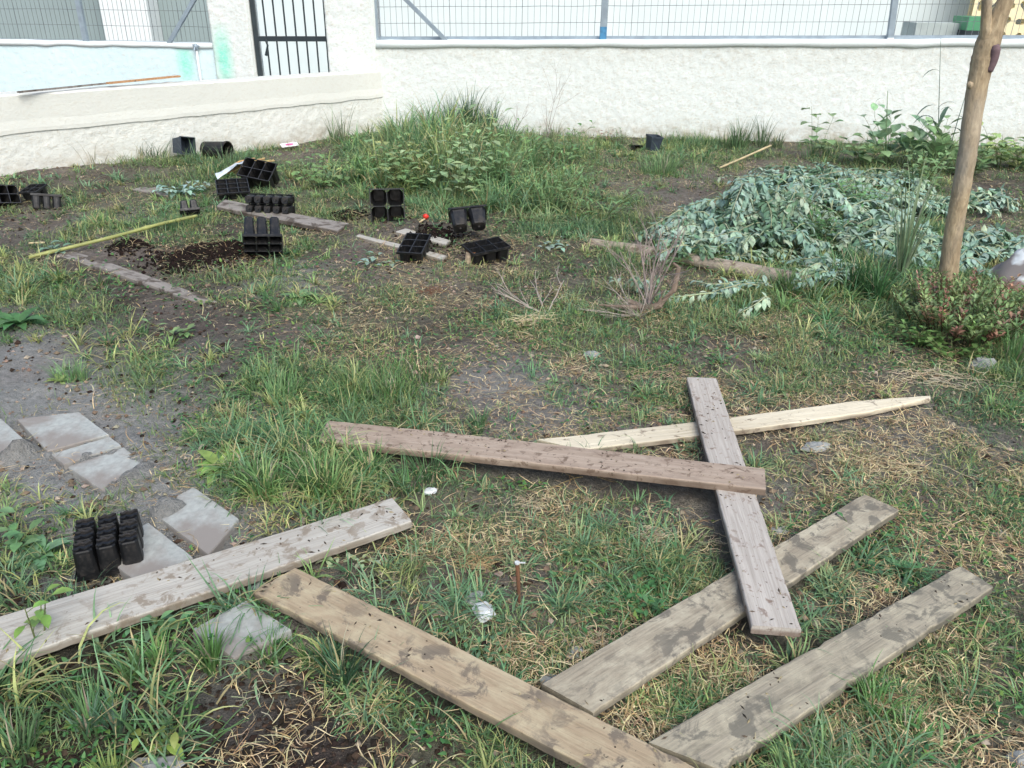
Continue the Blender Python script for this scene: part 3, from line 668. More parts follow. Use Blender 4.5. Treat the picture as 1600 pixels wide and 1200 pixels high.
# grey block and green crate, cream perforated screen
o = bx('concrete_block', X(1436, 11.2), X(1512, 11.2), 11.2, 11.6, -.05, float(at_y(1470, 36, 11.2)[2]), simple('grey_block', (.36, .41, .40), .9, 0, .1, 6)); tag(o, 'long low grey block behind the fence, left of the green box', 'block')
gz = float(at_y(1520, 47, 11.1)[2]); gz2 = float(at_y(1520, 26, 11.1)[2])
gb_ = empty('green_box', (X(1520, 11.1), 11.1, 0), 'small green box with a black base beside the tree, behind the fence', 'box')
bx('box', X(1510, 11.1), X(1560, 11.1), 11.0, 11.4, gz, gz2, simple('green_plastic', (.07, .26, .13), .5), gb_)
bx('base', X(1509, 11.1), X(1561, 11.1), 10.99, 11.41, -.05, gz-.002, M['iron'], gb_)
# screen: cream slab of ring blocks
sc = empty('breeze_block_screen', (X(1600, 12), 12, 0), 'cream perforated breeze-block screen at the top right corner', 'screen')
mb = MB(); x0, x1 = X(1519, 12.), X(1600, 12.)+2.2; s = .19; nxr = int((x1-x0)/s); nzr = 16
for i in range(nxr):
    for j in range(nzr):
        cx, cz = x0+s*(i+.5), s*(j+.5); N = 12; vs = []
        for yy in (12.0, 12.12):
            for k in range(N):
                a = 2*math.pi*k/N+math.pi/4; ca, sa = math.cos(a), math.sin(a); q = max(abs(ca), abs(sa)); vs.append((cx+ca/q*s/2, yy, cz+sa/q*s/2))
            for k in range(N):
                a = 2*math.pi*k/N+math.pi/4; rr = .052+.018*math.cos(2*a+(i+j)*1.57); vs.append((cx+math.cos(a)*rr, yy, cz+math.sin(a)*rr))
        fs = []
        for k in range(N):
            k2 = (k+1) % N; fs += [(k, k2, N+k2, N+k), (N+k, N+k2, 3*N+k2, 3*N+k), (2*N+k, 3*N+k, 3*N+k2, 2*N+k2)]
        mb.add(vs, fs)
o = mb.build('block_lattice', M['cream'], cols=False); par(o, sc)
yard = None

# ------------------------------------------------------------------ seed trays
_cellmesh = {}
def cell_mesh(p, d, kind):
    key = (p, d, kind)
    if key in _cellmesh: return _cellmesh[key]
    mb = MB(); N = 12
    def ring(half, z, ch=.25, rib=0.):
        out = []
        for k in range(16):
            a = 2*math.pi*(k+.5)/16; ca, sa = math.cos(a), math.sin(a); q = (abs(ca)**5+abs(sa)**5)**(1/5); r_ = half/q*(1-(rib if k % 2 else 0)); out.append((ca*r_, sa*r_, z))
        return out
    h = p/2*.96
    rings = [ring(h, d), ring(h*.93, d*.8, rib=.03), ring(h*.82, d*.3, rib=.05), ring(h*.76, d*.06), ring(h*.66, 0)]
    if kind == 'notch': rings = [ring(h, d), ring(h*.96, d*.5), ring(h*.90, .004), ring(h*.84, 0)]
    inner = [ring(h*.68, .002), ring(h*.9, d*.8), ring(h*.95, d)] if kind != 'notch' else [ring(h*.84, .002), ring(h*.9, d*.5), ring(h*.95, d)]
    allr = rings+inner; vs = [v for r_ in allr for v in r_]; n = 16
    fs = [(i*n+k, i*n+(k+1) % n, (i+1)*n+(k+1) % n, (i+1)*n+k) for i in range(len(allr)-1) for k in range(n)]
    mb.add(vs, fs)
    # bottom with drain feet
    e = rings[-1]; b = len(mb.v); mb.add([(0, 0, .001)]+e, [(0, 1+k, 1+(k+1) % 16) for k in range(16)])
    if kind == 'notch':
        for yy in (-.45, .45):
            pts = [(-h*.8+h*1.6*t/8, h*yy+math.sin(t*1.57)*h*.13, -.003) for t in range(9)]
            mb.tube(pts, .0042, 5)
    else:
        mb.tube([(0, 0, .002), (0, 0, -.006)], [.009, .006], 8)
    tmp = mb.build('cell', M['black'], cols=False, smooth=False); me = tmp.data; bpy.data.objects.remove(tmp); _cellmesh[key] = me; return me
def tray(loc, rot, nxc, nyc, p, d, label, kind='rib', rim=.006, rimmat='blackrim', skirt=.012):
    e = empty('seed_tray', loc, label, 'seed tray', 'black plastic seed trays', rot)
    me = cell_mesh(p, d, kind)
    for i in range(nxc):
        for j in range(nyc):
            o = bpy.data.objects.new('cell', me); COL.objects.link(o); o.parent = e; o.location = ((i-(nxc-1)/2)*p, (j-(nyc-1)/2)*p, -d)
    mb = MB(); w = .0042; Wx, Wy = nxc*p, nyc*p
    for i in range(nxc+1): mb.box(((i-nxc/2)*p, 0, .0005), (w, Wy+w, .0028))
    for j in range(nyc+1): mb.box((0, (j-nyc/2)*p, .0012), (Wx+w, w, .0028))
    o = mb.build('rim', M[rimmat], e, cols=False)
    mb = MB(); ww = .0018
    for s_ in (-1, 1): mb.box((s_*(Wx/2+.003), 0, -skirt/2), (ww, Wy+.006, skirt)); mb.box((0, s_*(Wy/2+.003), -skirt/2-.0003), (Wx+.0042, ww, skirt))
    mb.build('skirt', M['black'], e, cols=False)
    return e
def zg(p): return float(hgt(np.array([p[0]]), np.array([p[1]]))[0])
def G(px, py, dz=0.): p = gp(px, py); z = zg(p); return (p[0], p[1], z+dz)
# 1: upside-down nine-cell tray on the slab. flipped (rot x 180): origin plane = rim on the ground
tray(G(176, 868, .012), (math.pi, 0, R(22)), 3, 3, .058, .088, 'upside-down black nine-cell tray standing on a paving slab by the grey plank', 'notch')
tray(G(414, 412, .085), (R(126), R(4), R(16)), 3, 3, .070, .15, 'black nine-cell tray tipped forward with its openings towards the ground, beside dark spilled compost')
tray(G(607, 352, .10), (R(84), 0, R(8)), 2, 2, .11, .13, 'black four-cell tray lying on its side with its square openings facing forward')
tray(G(648, 408, .10), (R(14), 0, R(-10)), 2, 3, .072, .11, 'small upright black six-cell tray in the grass, left of the fallen two-pot tray')
tray(G(731, 378, .15), (R(-58), R(-4), R(8)), 2, 1, .115, .12, 'black two-pot tray with ribbed cells turned over its neighbour', 'rib', rimmat='black')
bpy.context.view_layer.update()
tray(G(760, 410, .10), (R(6), R(-4), R(28)), 3, 2, .078, .105, 'upright black six-cell tray with open top, in front of the two-pot tray', rimmat='black')
tray(G(406, 300, .17), (R(38), R(8), R(-12)), 3, 2, .085, .17, 'tall black cell tray tilted on its side, with grey cell dividers, behind the flat tray')
tray(G(366, 311, .085), (R(14), 0, R(20)), 3, 3, .075, .09, 'flat black tray lying open beside the white plastic scrap')
tray(G(427, 336, .075), (R(-100), 0, R(-6)), 5, 2, .064, .10, 'black ten-cell tray lying on its side on the path board')
tray(G(299, 345, .06), (R(150), 0, R(25)), 2, 2, .06, .07, 'tiny black cell strip at the tip of the green cane')
tray(G(12, 328, .10), (R(60), R(10), R(50)), 3, 2, .064, .11, 'black tray lying in the grass at the left photo edge')
tray(G(58, 322, .10), (R(12), R(-4), R(-10)), 2, 2, .066, .10, 'black tray at left, behind another that leans on it')
tray(G(78, 330, .095), (R(-20), R(10), R(30)), 3, 1, .062, .10, 'black tray at left, leaning in front of its pair')
# pots near walls
def pot(loc, rot, r0, r1, h, label, mat='black', square=False):
    e = empty('plant_pot', loc, label, 'plant pot', None, rot); mb = MB(); n = 4 if square else 20
    prof = [(r1*.9, 0.002), (r1, 0), (r0, h-.018), (r0*1.07, h-.018), (r0*1.07, h), (r0*.98, h), (r1*.93, .006)]
    vs = []; 
    for rr, z in prof:
        for k in range(n): a = 2*math.pi*(k+.5)/n; vs.append((rr*math.cos(a), rr*math.sin(a), z))
    fs = [(i*n+k, i*n+(k+1) % n, (i+1)*n+(k+1) % n, (i+1)*n+k) for i in range(len(prof)-1) for k in range(n)]+[tuple(range(n))]+[tuple((len(prof)-1)*n+k for k in range(n))]
    mb.add(vs, fs); mb.build('pot_body', M[mat], e, cols=False, smooth=False); return e
e = pot(G(322, 252, .085), (R(92), 0, R(74)), .085, .065, .24, 'black round pot lying on its side in grass by the low wall')
e = pot(G(283, 252, .09), (R(82), R(12), R(55)), .10, .085, .14, 'dusty grey-blue square pot tipped over against the low wall', 'greyplastic', True)
e = pot(G(1019, 234, .0), (R(4), R(5), R(20)), .085, .065, .14, 'dark grey square pot standing at the foot of the boundary wall', 'greyplastic', True)
e = pot(G(990, 232, .0), (R(85), R(5), R(20)), .06, .05, .1, 'small dark pot lying beside the grey square pot at the boundary wall', 'black', True)

# label card
def card(px, py, w, h, label):
    p = G(px, py, .045); e = empty('plant_label', p, label, 'card', None, (R(6), R(-4), R(25))); mb = MB(); mb.box((0, 0, 0), (w, h, .002)); mb.build('card', simple('white_card', (.85, .84, .83), .5, 0, .02), e, cols=False)
    mb = MB(); vs = [(w*.27*math.cos(a*.7), h*.30*math.sin(a*.7), .0022) for a in range(9)]; mb.add(vs, [tuple(range(9))]); mb.build('picture', simple('magenta_print', (.55, .08, .28), .5, 0, .5, 60), e, cols=False)
card(453, 233, .16, .12, 'white plant label card with a magenta picture, on bare soil near the low wall')
# white plastic scrap + straw bundle next to flat tray
p = G(372, 294, .05); mb = MB()
vs = []; n = 8
for i in range(n+1):
    for j in range(n+1): vs.append(((i/n-.5)*.28, (j/n-.5)*.10, .05+.05*float(vnoise(np.array(i*.8), np.array(j*.9), 5))+.06*i/n))
mb.add(vs, [(i*(n+1)+j, (i+1)*(n+1)+j, (i+1)*(n+1)+j+1, i*(n+1)+j+1) for i in range(n) for j in range(n)])
o = mb.build('plastic_sheet', simple('whitish_plastic', (.55, .62, .66), .35, 0, .2, 14), cols=False, smooth=True); o.location = p; o.rotation_euler = (0, R(-10), R(25)); tag(o, 'crumpled whitish plastic scrap behind the flat black tray', 'plastic scrap')
mb = MB()
for k in range(26):
    a = Vector((random.uniform(-.17, .0), random.uniform(-.03, .03), random.uniform(0, .03))); b = a+Vector((.24, random.uniform(-.02, .05), .09)); mb.tube([a, (a+b)/2+Vector((0, 0, .02)), b], .004, 4, jit((.48, .33, .11), .3))
o = mb.build('straw_bundle', M['straw']); o.location = G(385, 290, .08); tag(o, 'small bundle of yellow straw leaning on the tall tilted tray', 'straw')
# red fruit
mb = MB()
def blob(mb, c, r, n=8, m=6, jitter=.0, col=(1, 1, 1), sq=(1, 1, 1), seed=0):
    rr = random.Random(seed); vs = [(c[0], c[1], c[2]-r*sq[2])]
    for i in range(1, m):
        th = math.pi*i/m
        for k in range(n):
            a = 2*math.pi*(k+.5*(i % 2))/n; q = r*(1+rr.uniform(-jitter, jitter)); vs.append((c[0]+q*sq[0]*math.sin(th)*math.cos(a), c[1]+q*sq[1]*math.sin(th)*math.sin(a), c[2]-q*sq[2]*math.cos(th)))
    vs.append((c[0], c[1], c[2]+r*sq[2])); L_ = len(vs)-1; fs = [(0, 1+(k+1) % n, 1+k) for k in range(n)]
    for i in range(m-2):
        for k in range(n): a, b = 1+i*n+k, 1+i*n+(k+1) % n; fs.append((a, b, b+n, a+n))
    fs += [(L_, 1+(m-2)*n+k, 1+(m-2)*n+(k+1) % n) for k in range(n)]; mb.add(vs, fs, col)
e = empty('red_tag', G(666, 358, .03), 'small bright red plastic tag on the soil right of the four-cell tray', 'tag'); mb = MB(); blob(mb, (0, 0, 0), .020, sq=(1, .6, 1), jitter=.12); mb.build('head', simple('red_plastic', (.62, .03, .015), .4), e, cols=False, smooth=True)
mb = MB(); mb.tube([(0, 0, -.01), (-.04, -.03, -.03)], .006, 6); mb.build('stem', M['drycane'], e, cols=False)
# tin in front of trays
e = empty('small_tin', G(735, 411, .0), 'small rusty white tin in front of the open six-cell tray', 'tin', None, (0, R(6), R(10))); mb = MB(); mb.tube([(0, 0, 0), (0, 0, .07)], .033, 14); mb.build('tin_body', simple('rusty_white', (.55, .42, .28), .7, 0, .5, 40), e, cols=False)
mb = MB(); mb.tube([(0, 0, .07), (0, 0, .076)], .034, 14); mb.build('lid', M['rust'], e, cols=False)

# canes, log
def cane(pts, r, mat, label, nodes=9, name='garden_cane', cat='cane'):
    P = [Vector(gp(x, y, z)) for x, y, z in pts]; o0 = P[0]; mb = MB(); Q = []; rad = []
    for i in range(len(P)-1):
        for k in range(12): t = k/12; Q.append(P[i].lerp(P[i+1], t)-o0); rad.append(r*(1.22 if (i*12+k) % nodes == 3 else 1)*(1+.05*math.sin(k)))
    Q.append(P[-1]-o0); rad.append(r*.8); mb.tube(Q, rad, 8); o = mb.build(name, mat, cols=False, smooth=True); o.location = o0; return tag(o, label, cat)
cane([(45, 402, .03), (170, 372, .06), (250, 350, .07), (308, 337, .06)], .011, M['bamboo'], 'long green-yellow cane lying across the grass at left')
cane([(1125, 262, .03), (1160, 247, .06), (1205, 227, .11)], .009, M['drycane'], 'pale dry cane lying in the grass at the foot of the boundary wall')
cane([(70, 379, .03), (45, 380, .03)], .006, M['drycane'], 'short white stick on dark soil above the buried grey board')
def log_mat():
    return wood_mat('old_round_log', (.25, .205, .16), (.39, .34, .275), (.11, .08, .055), .5, seed=12, mud_scale=12)
P = [Vector(gp(922, 380, .02)), Vector(gp(1030, 396, .035)), Vector(gp(1190, 428, .04)), Vector(gp(1268, 444, .045))]
Q = []; rad = []
for i in range(3):
    for k in range(10): Q.append(P[i].lerp(P[i+1], k/10)-P[0]); rad.append(.03+.022*(i*10+k)/30+random.uniform(-.002, .002))
Q.append(P[3]-P[0]); rad.append(.053); mb = MB(); mb.tube(Q, rad, 16); o = mb.build('wooden_log', log_mat(), cols=False, smooth=False); o.location = P[0]; tag(o, 'round wooden log lying under the heap of wilted plants', 'log')
# rusty peg
cp = G(812, 935, 0.); e = empty('rusty_peg', cp, 'thin rusty peg standing in the grass between the planks', 'peg'); mb = MB(); mb.tube([(0, 0, -.02), (-.004, .01, .06), (-.008, .02, .115)], [.003, .0055, .006], 8); mb.build('shaft', M['rust'], e, cols=False)
mb = MB(); mb.tube([(-.008, .02, .115), (-.008, .02, .12)], [.007, .007], 10); mb.bar((-.008, .02, .118), (.014, .02, .118), .003); mb.build('head', M['whitestone'], e, cols=False)

# ------------------------------------------------------------------ stones
def stone(px, py, w, label, mat='stone', sq=(1, .8, .45), rot=0., seed=1, n=9, lift=.0, name='stone'):
    mb = MB(); blob(mb, (0, 0, 0), w/2, n, 6, .24, sq=sq, seed=seed); o = mb.build(name, M[mat], cols=False, smooth=False)
    p = G(px, py, .002+lift); o.location = p; o.rotation_euler = (0, 0, rot); 
    return tag(o, label, 'stone', 'stones in the grass')
stone(755, 953, .072, 'angular bright white stone in the grass between the ochre and mossy planks', 'whitestone', (.8, 1, .4), .3, 3, 6, .01)
stone(742, 930, .06, 'dull grey stone touching the bright white stone', 'stone', (1, .7, .4), .8, 4)
stone(925, 557, .07, 'small grey stone in dry grass above the reddish plank', 'stone', seed=5)
stone(1218, 826, .065, 'pointed grey stone on bare soil right of the pinkish plank', 'stone', (1, .7, .35), .5, 6, 6)
stone(1275, 702, .11, 'half buried tan stone under weeds right of the crossed planks', 'stone', (1, .6, .4), .2, 7)
stone(672, 770, .05, 'small pale stone near the end of the grey plank', 'whitestone', (1, .7, .4), .3, 8)
stone(985, 1010, .08, 'flat grey stone against the upper edge of the mossy plank', 'stone', (1, .8, .35), .3, 9, 7)
stone(862, 1062, .07, 'small grey stone at the corner of the ochre and mossy planks', 'stone', (.8, .8, .4), .3, 10, 7)
stone(1570, 830, .07, 'blue-grey stone near the right photo edge', 'stone', (.8, .8, .4), .3, 11, 7)
stone(1535, 575, .16, 'large flat grey stone at the foot of the reddish shrub', 'stone', (1, .7, .45), .5, 12, 8)
stone(240, 1190, .12, 'grey rock at the bottom photo edge below the leafy weeds', 'stone', (1, .6, .4), .1, 13, 8)
stone(405, 918, .06, 'small brown-grey stone by the grey plank', 'stone', (1, .8, .5), .1, 14, 8)
stone(1600, 1196, .07, 'dark blue-grey stone in the bottom right corner', 'stone', (1, .9, .5), .6, 15, 8)
stone(900, 1012, .05, 'smallest stone in grass left of the flat grey one', 'stone', (1, .8, .4), .6, 16, 7) 
# crumpled rag at the right edge
mb = MB(); n = 16; vs = []
for i in range(n+1):
    for j in range(n+1):
        a, b = i/n, j/n; hz = .20*math.sin(math.pi*a)*math.sin(math.pi*b)**.7; f = float(fbm(np.array(a*5.), np.array(b*5.), 31, 3))
        vs.append(((a-.5)*.42, (b-.5)*.30, hz*(.5+f)))
mb.add(vs, [(i*(n+1)+j, (i+1)*(n+1)+j, (i+1)*(n+1)+j+1, i*(n+1)+j+1) for i in range(n) for j in range(n)])
def rag_mat():
    m = NT('grey_white_sacking'); v = m.coord(); nn = m.noise(v, 5, 3); sp = m.n('ShaderNodeSeparateXYZ'); m.l(v, sp.inputs[0])
    c = m.mix(m.ramp(nn, .48, .55), (.17, .155, .15), (.52, .56, .58)); c = m.mix(m.ramp(sp.outputs[2], .02, .07, (1, 1, 1, 1), (0, 0, 0, 1)), c, (.14, .075, .05)); m.l(c, m.p.inputs['Base Color']); m.p.inputs['Roughness'].default_value = .9; return m.m
o = mb.build('crumpled_sack', rag_mat(), cols=False, smooth=True); o.location = G(1600, 448, -.01); tag(o, 'crumpled grey and white sack on the soil at the right photo edge', 'sack')

# ------------------------------------------------------------------ tree
Yt = float(gp(1478, 492)[1]); T = lambda px, py: Vector(at_y(px, py, Yt))
tb = T(1478, 492); tr = empty('young_tree', tb, 'slender young tree with a bare tan trunk, rising from the reddish shrub at right', 'tree')
path = [(1472, 515, 27), (1475, 497, 21), (1477, 480, 17), (1480, 455, 15.5), (1492, 360, 14), (1505, 270, 13.5), (1517, 190, 13.5), (1529, 130, 14.5), (1538, 95, 16.5), (1545, 70, 17), (1560, 30, 12), (1574, -5, 11), (1600, -120, 10), (1640, -300, 8)]
mb = MB(); pts = []; rad = []
sc_ = (T(1500, 300)-T(1501, 300)).length
for i in range(len(path)-1):
    for k in range(6):
        t = k/6; a, b = path[i], path[i+1]; x, y, w = (a[q]+(b[q]-a[q])*t for q in range(3)); p = T(x, y)-tb; p.y += math.sin(y*.02)*.012; pts.append(p); rad.append(w*sc_*(1+random.uniform(-.035, .035)))
mb.tube(pts, rad, 16); mb.build('trunk', M['bark'], tr, cols=False, smooth=True)
def limb(path, name='branch', mat='bark', n=10):
    mb = MB(); pts = []; rad = []
    for i in range(len(path)-1):
        for k in range(4):
            t = k/4; a, b = path[i], path[i+1]; x, y, w, dy = (a[q]+(b[q]-a[q])*t for q in range(4)); p = T(x, y)-tb; p.y += dy; pts.append(p); rad.append(w*sc_)
    x, y, w, dy = path[-1]; p = T(x, y)-tb; p.y += dy; pts.append(p); rad.append(w*sc_)
    mb.tube(pts, rad, n); return mb.build(name, M[mat], tr, cols=False, smooth=True)
limb([(1541, 72, 9, 0), (1539, 30, 7, -.01), (1538, 0, 6.5, -.02), (1520, -150, 6, -.1), (1500, -300, 4, -.2)])
M['purplebark'] = simple('purple_cut_bark', (.15, .10, .11), .9, 0, .3, 30)
limb([(1541, 110, 6, -.02), (1547, 92, 6.5, -.03), (1549, 76, 7, -.035), (1549, 69, 4.5, -.035)], 'cut_stub', 'purplebark')
limb([(1522, 140, 5, 0), (1514, 132, 5, -.01), (1511, 129, 3, -.01)], 'cut_stub')
# sparse crown above the photo
mb = MB()
for k in range(500):
    c = Vector((random.gauss(.35, .35), random.gauss(-.05, .35), random.gauss(2.5, .22)))
    if c.z < 2.15: continue
    d = Vector((random.uniform(-1, 1), random.uniform(-1, 1), random.uniform(-.6, .3))); mb.leaf(c, d, (0, 0, 1), .07, .035, .3, jit((.07, .12, .04), .3), 3)
mb.build('crown', M['leaf'], tr)

# ------------------------------------------------------------------ plants
UPV = Vector((0, 0, 1))
def stemmed(mbS, mbL, base, h, lean, nl, ls, lw, cs, cl, droop=.4, r=.003, from_t=.15, arc=0.):
    pts = []; base = Vector(base); 
    for i in range(7): t = i/6; pts.append(base+Vector((lean[0]*t**1.4, lean[1]*t**1.4, h*t-arc*t*t)))
    mbS.tube(pts, [r*(1-.6*i/6) for i in range(7)], 5, cs)
    for k in range(nl):
        t = from_t+(1-from_t)*(k+.5)/nl; f = t*6; i = min(5, int(f)); p = pts[i].lerp(pts[i+1], f-i); a = k*2.4+random.uniform(-.5, .5)
        d = Vector((math.cos(a), math.sin(a), random.uniform(.0, .7) if droop > .36 else random.uniform(.2, 1.7))); sc = random.uniform(.7, 1.15)*(1-.35*t)
        q = p+d*ls*.25; mbS.tube([p, q], r*.4, 4, cs, cap=False); mbL.leaf(q, d, UPV, ls*sc, lw*sc, droop, jit(cl, .22))
def leafy(px, py, label, n=6, h=.25, spread=.12, nl=8, ls=.06, lw=.035, cl=(.09, .16, .05), cs=(.16, .2, .08), cat='plant', name='leafy_weed', droop=.5, group=None):
    b = G(px, py); e = empty(name, b, label, cat, group); mS, mL = MB(), MB()
    for k in range(n):
        a = random.uniform(0, 6.28); rr = spread*random.random()**.5; stemmed(mS, mL, (rr*.4*math.cos(a), rr*.4*math.sin(a), -.01), h*random.uniform(.6, 1.05), (rr*math.cos(a), rr*math.sin(a)), nl, ls, lw, cs, cl, droop)
    mS.build('stem', M['leaf'], e); mL.build('foliage', M['leaf'], e); return e
def tuft(px, py, label, n=120, L=.25, spread=.1, cl=(.07, .14, .04), w=.005, stiff=1.0, cat='grass tuft', group='separate grass tufts', dry=.08, name='grass_tuft'):
    b = G(px, py); mb = MB(); n = int(n*1.35); nc = max(2, int(spread*38)); CC = [(spread*random.uniform(.2, 1)*math.cos(q), spread*random.uniform(.2, 1)*math.sin(q), random.uniform(.5, 1.15), random.uniform(.8, 1.25)) for q in [random.uniform(0, 6.28) for _ in range(nc)]]
    for k in range(n):
        cc = random.choice(CC); a = random.uniform(0, 6.28); rr = spread*.32*random.random()**.6; l = L*random.uniform(.35, 1.1)*cc[2]
        p = Vector((cc[0]+rr*math.cos(a), cc[1]+rr*math.sin(a), -.01)); a2 = a+random.uniform(-.8, .8)
        if on_things(np.array([b[0]+p.x]), np.array([b[1]+p.y]))[0]: continue
        d = Vector((math.cos(a2)*random.uniform(.1, .6)/stiff, math.sin(a2)*random.uniform(.1, .6)/stiff, 1)).normalized()
        c = jit(tuple(q*cc[3] for q in cl), .25) if random.random() > dry else jit((.34, .30, .20), .2); vs = []; q = p; dd = d; s_ = Vector((-math.sin(a2+random.uniform(-1, 1)), math.cos(a2), 0)).normalized(); S_ = 5; bend = random.uniform(.4, 2.1)/stiff
        for i in range(S_+1):
            ww = w*(1-(i/S_)**1.5*.93)*.5; vs += [q-s_*ww, q+s_*ww]; q = q+dd*l/S_; dd = (dd+Vector((math.cos(a2), math.sin(a2), -.35))*bend*.28*i/S_*1.6).normalized()
        mb.add(vs, [(2*i, 2*i+1, 2*i+3, 2*i+2) for i in range(S_)], c)
    o = mb.build(name, M['grass']); o.location = b; return tag(o, label, cat, group)
def rosette(px, py, label, n=14, ls=.11, lw=.04, cl=(.12, .2, .05), name='rosette_weed', up=.5):
    b = G(px, py); mb = MB()
    for k in range(n):
        a = 6.28*k/n+random.uniform(-.3, .3); d = Vector((math.cos(a), math.sin(a), random.uniform(.2, 1.2)*up*2)); mb.leaf((0, 0, 0), d, UPV, ls*random.uniform(.6, 1.1), lw*random.uniform(.7, 1.1), .9, jit(cl, .2), 5)
    o = mb.build(name, M['leaf']); o.location = b; return tag(o, label, 'weed')
DG = srgb(78, 112, 74); LG = srgb(120, 150, 80); BG = srgb(122, 158, 118); YG = srgb(140, 150, 80)
# along the walls
tuft(738, 218, 'tall dark green grass tuft against the boundary wall, highest on the mound', 170, .55, .13, srgb(64, 98, 66), .011, 1.5, dry=.02)
tuft(715, 214, 'dark long-bladed grass right behind the clod, spreading under the tallest wall tuft', 200, .42, .16, srgb(76, 112, 74), .009, 1.4)
tuft(760, 226, 'coarse dark grass right of the tallest wall tuft', 160, .42, .14, srgb(72, 106, 72), .009, 1.4)
tuft(700, 275, 'tall pale grass among the leafy weeds in the centre of the far bed', 150, .42, .12, srgb(124, 152, 92), .010, 1.5)
tuft(785, 292, 'tall light grass right of the pale bean-like plant', 170, .40, .14, srgb(118, 150, 92), .010, 1.5)
tuft(828, 272, 'upright mid green grass at the right end of the far bed', 130, .34, .14, srgb(104, 138, 84), .009, 1.4)
tuft(655, 262, 'soft upright grass above the leafy weeds, left of centre', 160, .36, .16, srgb(108, 142, 84), .009, 1.3)
tuft(590, 262, 'yellowish green grass spilling from the bed towards the label card', 140, .28, .16, srgb(130, 148, 88), .009, 1.2)
tuft(860, 305, 'feathery grass in front of the low dark leafy weed', 140, .28, .16, srgb(98, 134, 80), .008, 1.2)
tuft(690, 222, 'broad spread of mid green grass left of the tallest wall tuft', 260, .38, .22, DG, .008, 1.2)
tuft(775, 240, 'mid green grass at the foot of the mound, right of the tallest tuft', 160, .25, .2, DG, .008)
tuft(1145, 232, 'spiky long grass tuft at the boundary wall, left of the dry cane', 130, .42, .17, srgb(84, 112, 70), .008, 1.5)
tuft(1205, 228, 'shorter grass tuft at the boundary wall above the dry cane', 110, .33, .16, srgb(88, 112, 76), .008, 1.4)
tuft(1050, 272, 'soft bright green grass tuft on bare soil in front of the dark square pot', 260, .27, .22, srgb(108, 140, 88), .007, .9)
tuft(1275, 250, 'low thin grass by the boundary wall, left of the big-leaved plants', 70, .25, .15, DG, .007)
tuft(1465, 250, 'grass stems mixed behind the big-leaved plants', 60, .3, .15, DG, .007)
tuft(850, 226, 'ragged pale grass at the boundary wall under the dry tall weed', 70, .3, .15, srgb(120, 130, 95), .006)
tuft(905, 232, 'thin pale grass at the boundary wall left of the red-leaved weed', 60, .25, .2, srgb(126, 136, 96), .006)
tuft(530, 222, 'thin upright grass close to the corner of the two walls', 50, .4, .12, srgb(98, 120, 80), .008, 1.3)
tuft(395, 225, 'dark grass clump at the low wall above the label card', 120, .22, .22, DG, .008)
tuft(240, 250, 'long bending grass against the low wall left of the grey pot', 160, .32, .25, srgb(90, 120, 84), .008)
tuft(20, 278, 'grass blades against the low wall at the left photo edge', 30, .3, .15, srgb(96, 118, 84), .007)
tuft(175, 265, 'sparse grass stalks at the foot of the low wall', 30, .35, .3, srgb(130, 130, 90), .006)
tuft(610, 240, 'single bright grass clump by the dark clod near the wall corner', 26, .42, .06, srgb(118, 145, 100), .014, 1.6)
tuft(330, 262, 'grass growing in front of the pots by the low wall', 160, .2, .28, srgb(96, 126, 84), .007)
# tree foot / right side
tuft(1340, 470, 'dense dark green grass clump left of the tree', 240, .32, .14, srgb(66, 108, 60), .007, 1.1)
tuft(1400, 452, 'very tall pale grass stalks standing left of the tree trunk', 36, .62, .06, srgb(128, 150, 110), .011, 2.2)
tuft(1170, 392, 'small bright grass clump in front of the wilted heap', 60, .2, .07, srgb(96, 132, 60), .006)
tuft(1580, 560, 'green grass clump at the right photo edge by the shrub', 160, .22, .15, srgb(98, 140, 80), .006)
tuft(1240, 470, 'leafy grass clump beside the cut end of the log', 110, .2, .12, srgb(86, 120, 62), .007)
# grass clumps in middle & front
tuft(740, 672, 'bushy grass tuft on bare soil above the reddish plank', 130, .12, .07, srgb(84, 122, 76), .0045)
tuft(590, 620, 'wide lush grass clump above the left end of the reddish plank', 420, .13, .26, srgb(88, 130, 66), .0045)
tuft(430, 600, 'fine green grass clump above the dark soil hollow', 200, .12, .2, srgb(96, 134, 78), .0042)
tuft(545, 1030, 'dark bluish grass tuft against the near side of the ochre plank', 200, .14, .09, srgb(62, 104, 70), .0042)
tuft(370, 920, 'bluish grass blades drooping below the grey plank', 170, .13, .10, srgb(70, 112, 84), .0042, .7)
tuft(100, 930, 'grass clump on dark soil between the slabs and the grey plank', 120, .12, .08, srgb(84, 124, 88), .0045)
tuft(230, 1060, 'upright grass blades in the lower left, right of the yellow-green leaves', 90, .16, .07, srgb(92, 134, 70), .006, 1.4)
tuft(320, 1050, 'tall broad grass blades below the grey plank', 80, .15, .06, srgb(96, 140, 72), .006, 1.3)
tuft(150, 1120, 'grey-green grass blades near the lower left corner', 60, .16, .06, srgb(86, 128, 96), .007, 1.3)
tuft(60, 1130, 'dense grass at the lower left corner', 120, .15, .12, srgb(82, 120, 70), .005)
tuft(170, 1195, 'yellow-green grass at the bottom edge, left', 120, .13, .06, srgb(128, 150, 70), .005, 1.3)
tuft(1410, 1100, 'bright green grass below the widest mossy plank', 240, .10, .12, srgb(104, 150, 76), .005)
tuft(1290, 1130, 'green grass along the near edge of the widest mossy plank', 200, .10, .1, srgb(88, 128, 70), .005)
tuft(1235, 1190, 'pale green grass near the bottom edge by the widest mossy plank', 160, .10, .1, srgb(92, 132, 74), .005)
tuft(1520, 1090, 'grass clump at the lower right, apart from the plank', 160, .09, .1, srgb(104, 142, 80), .0045)
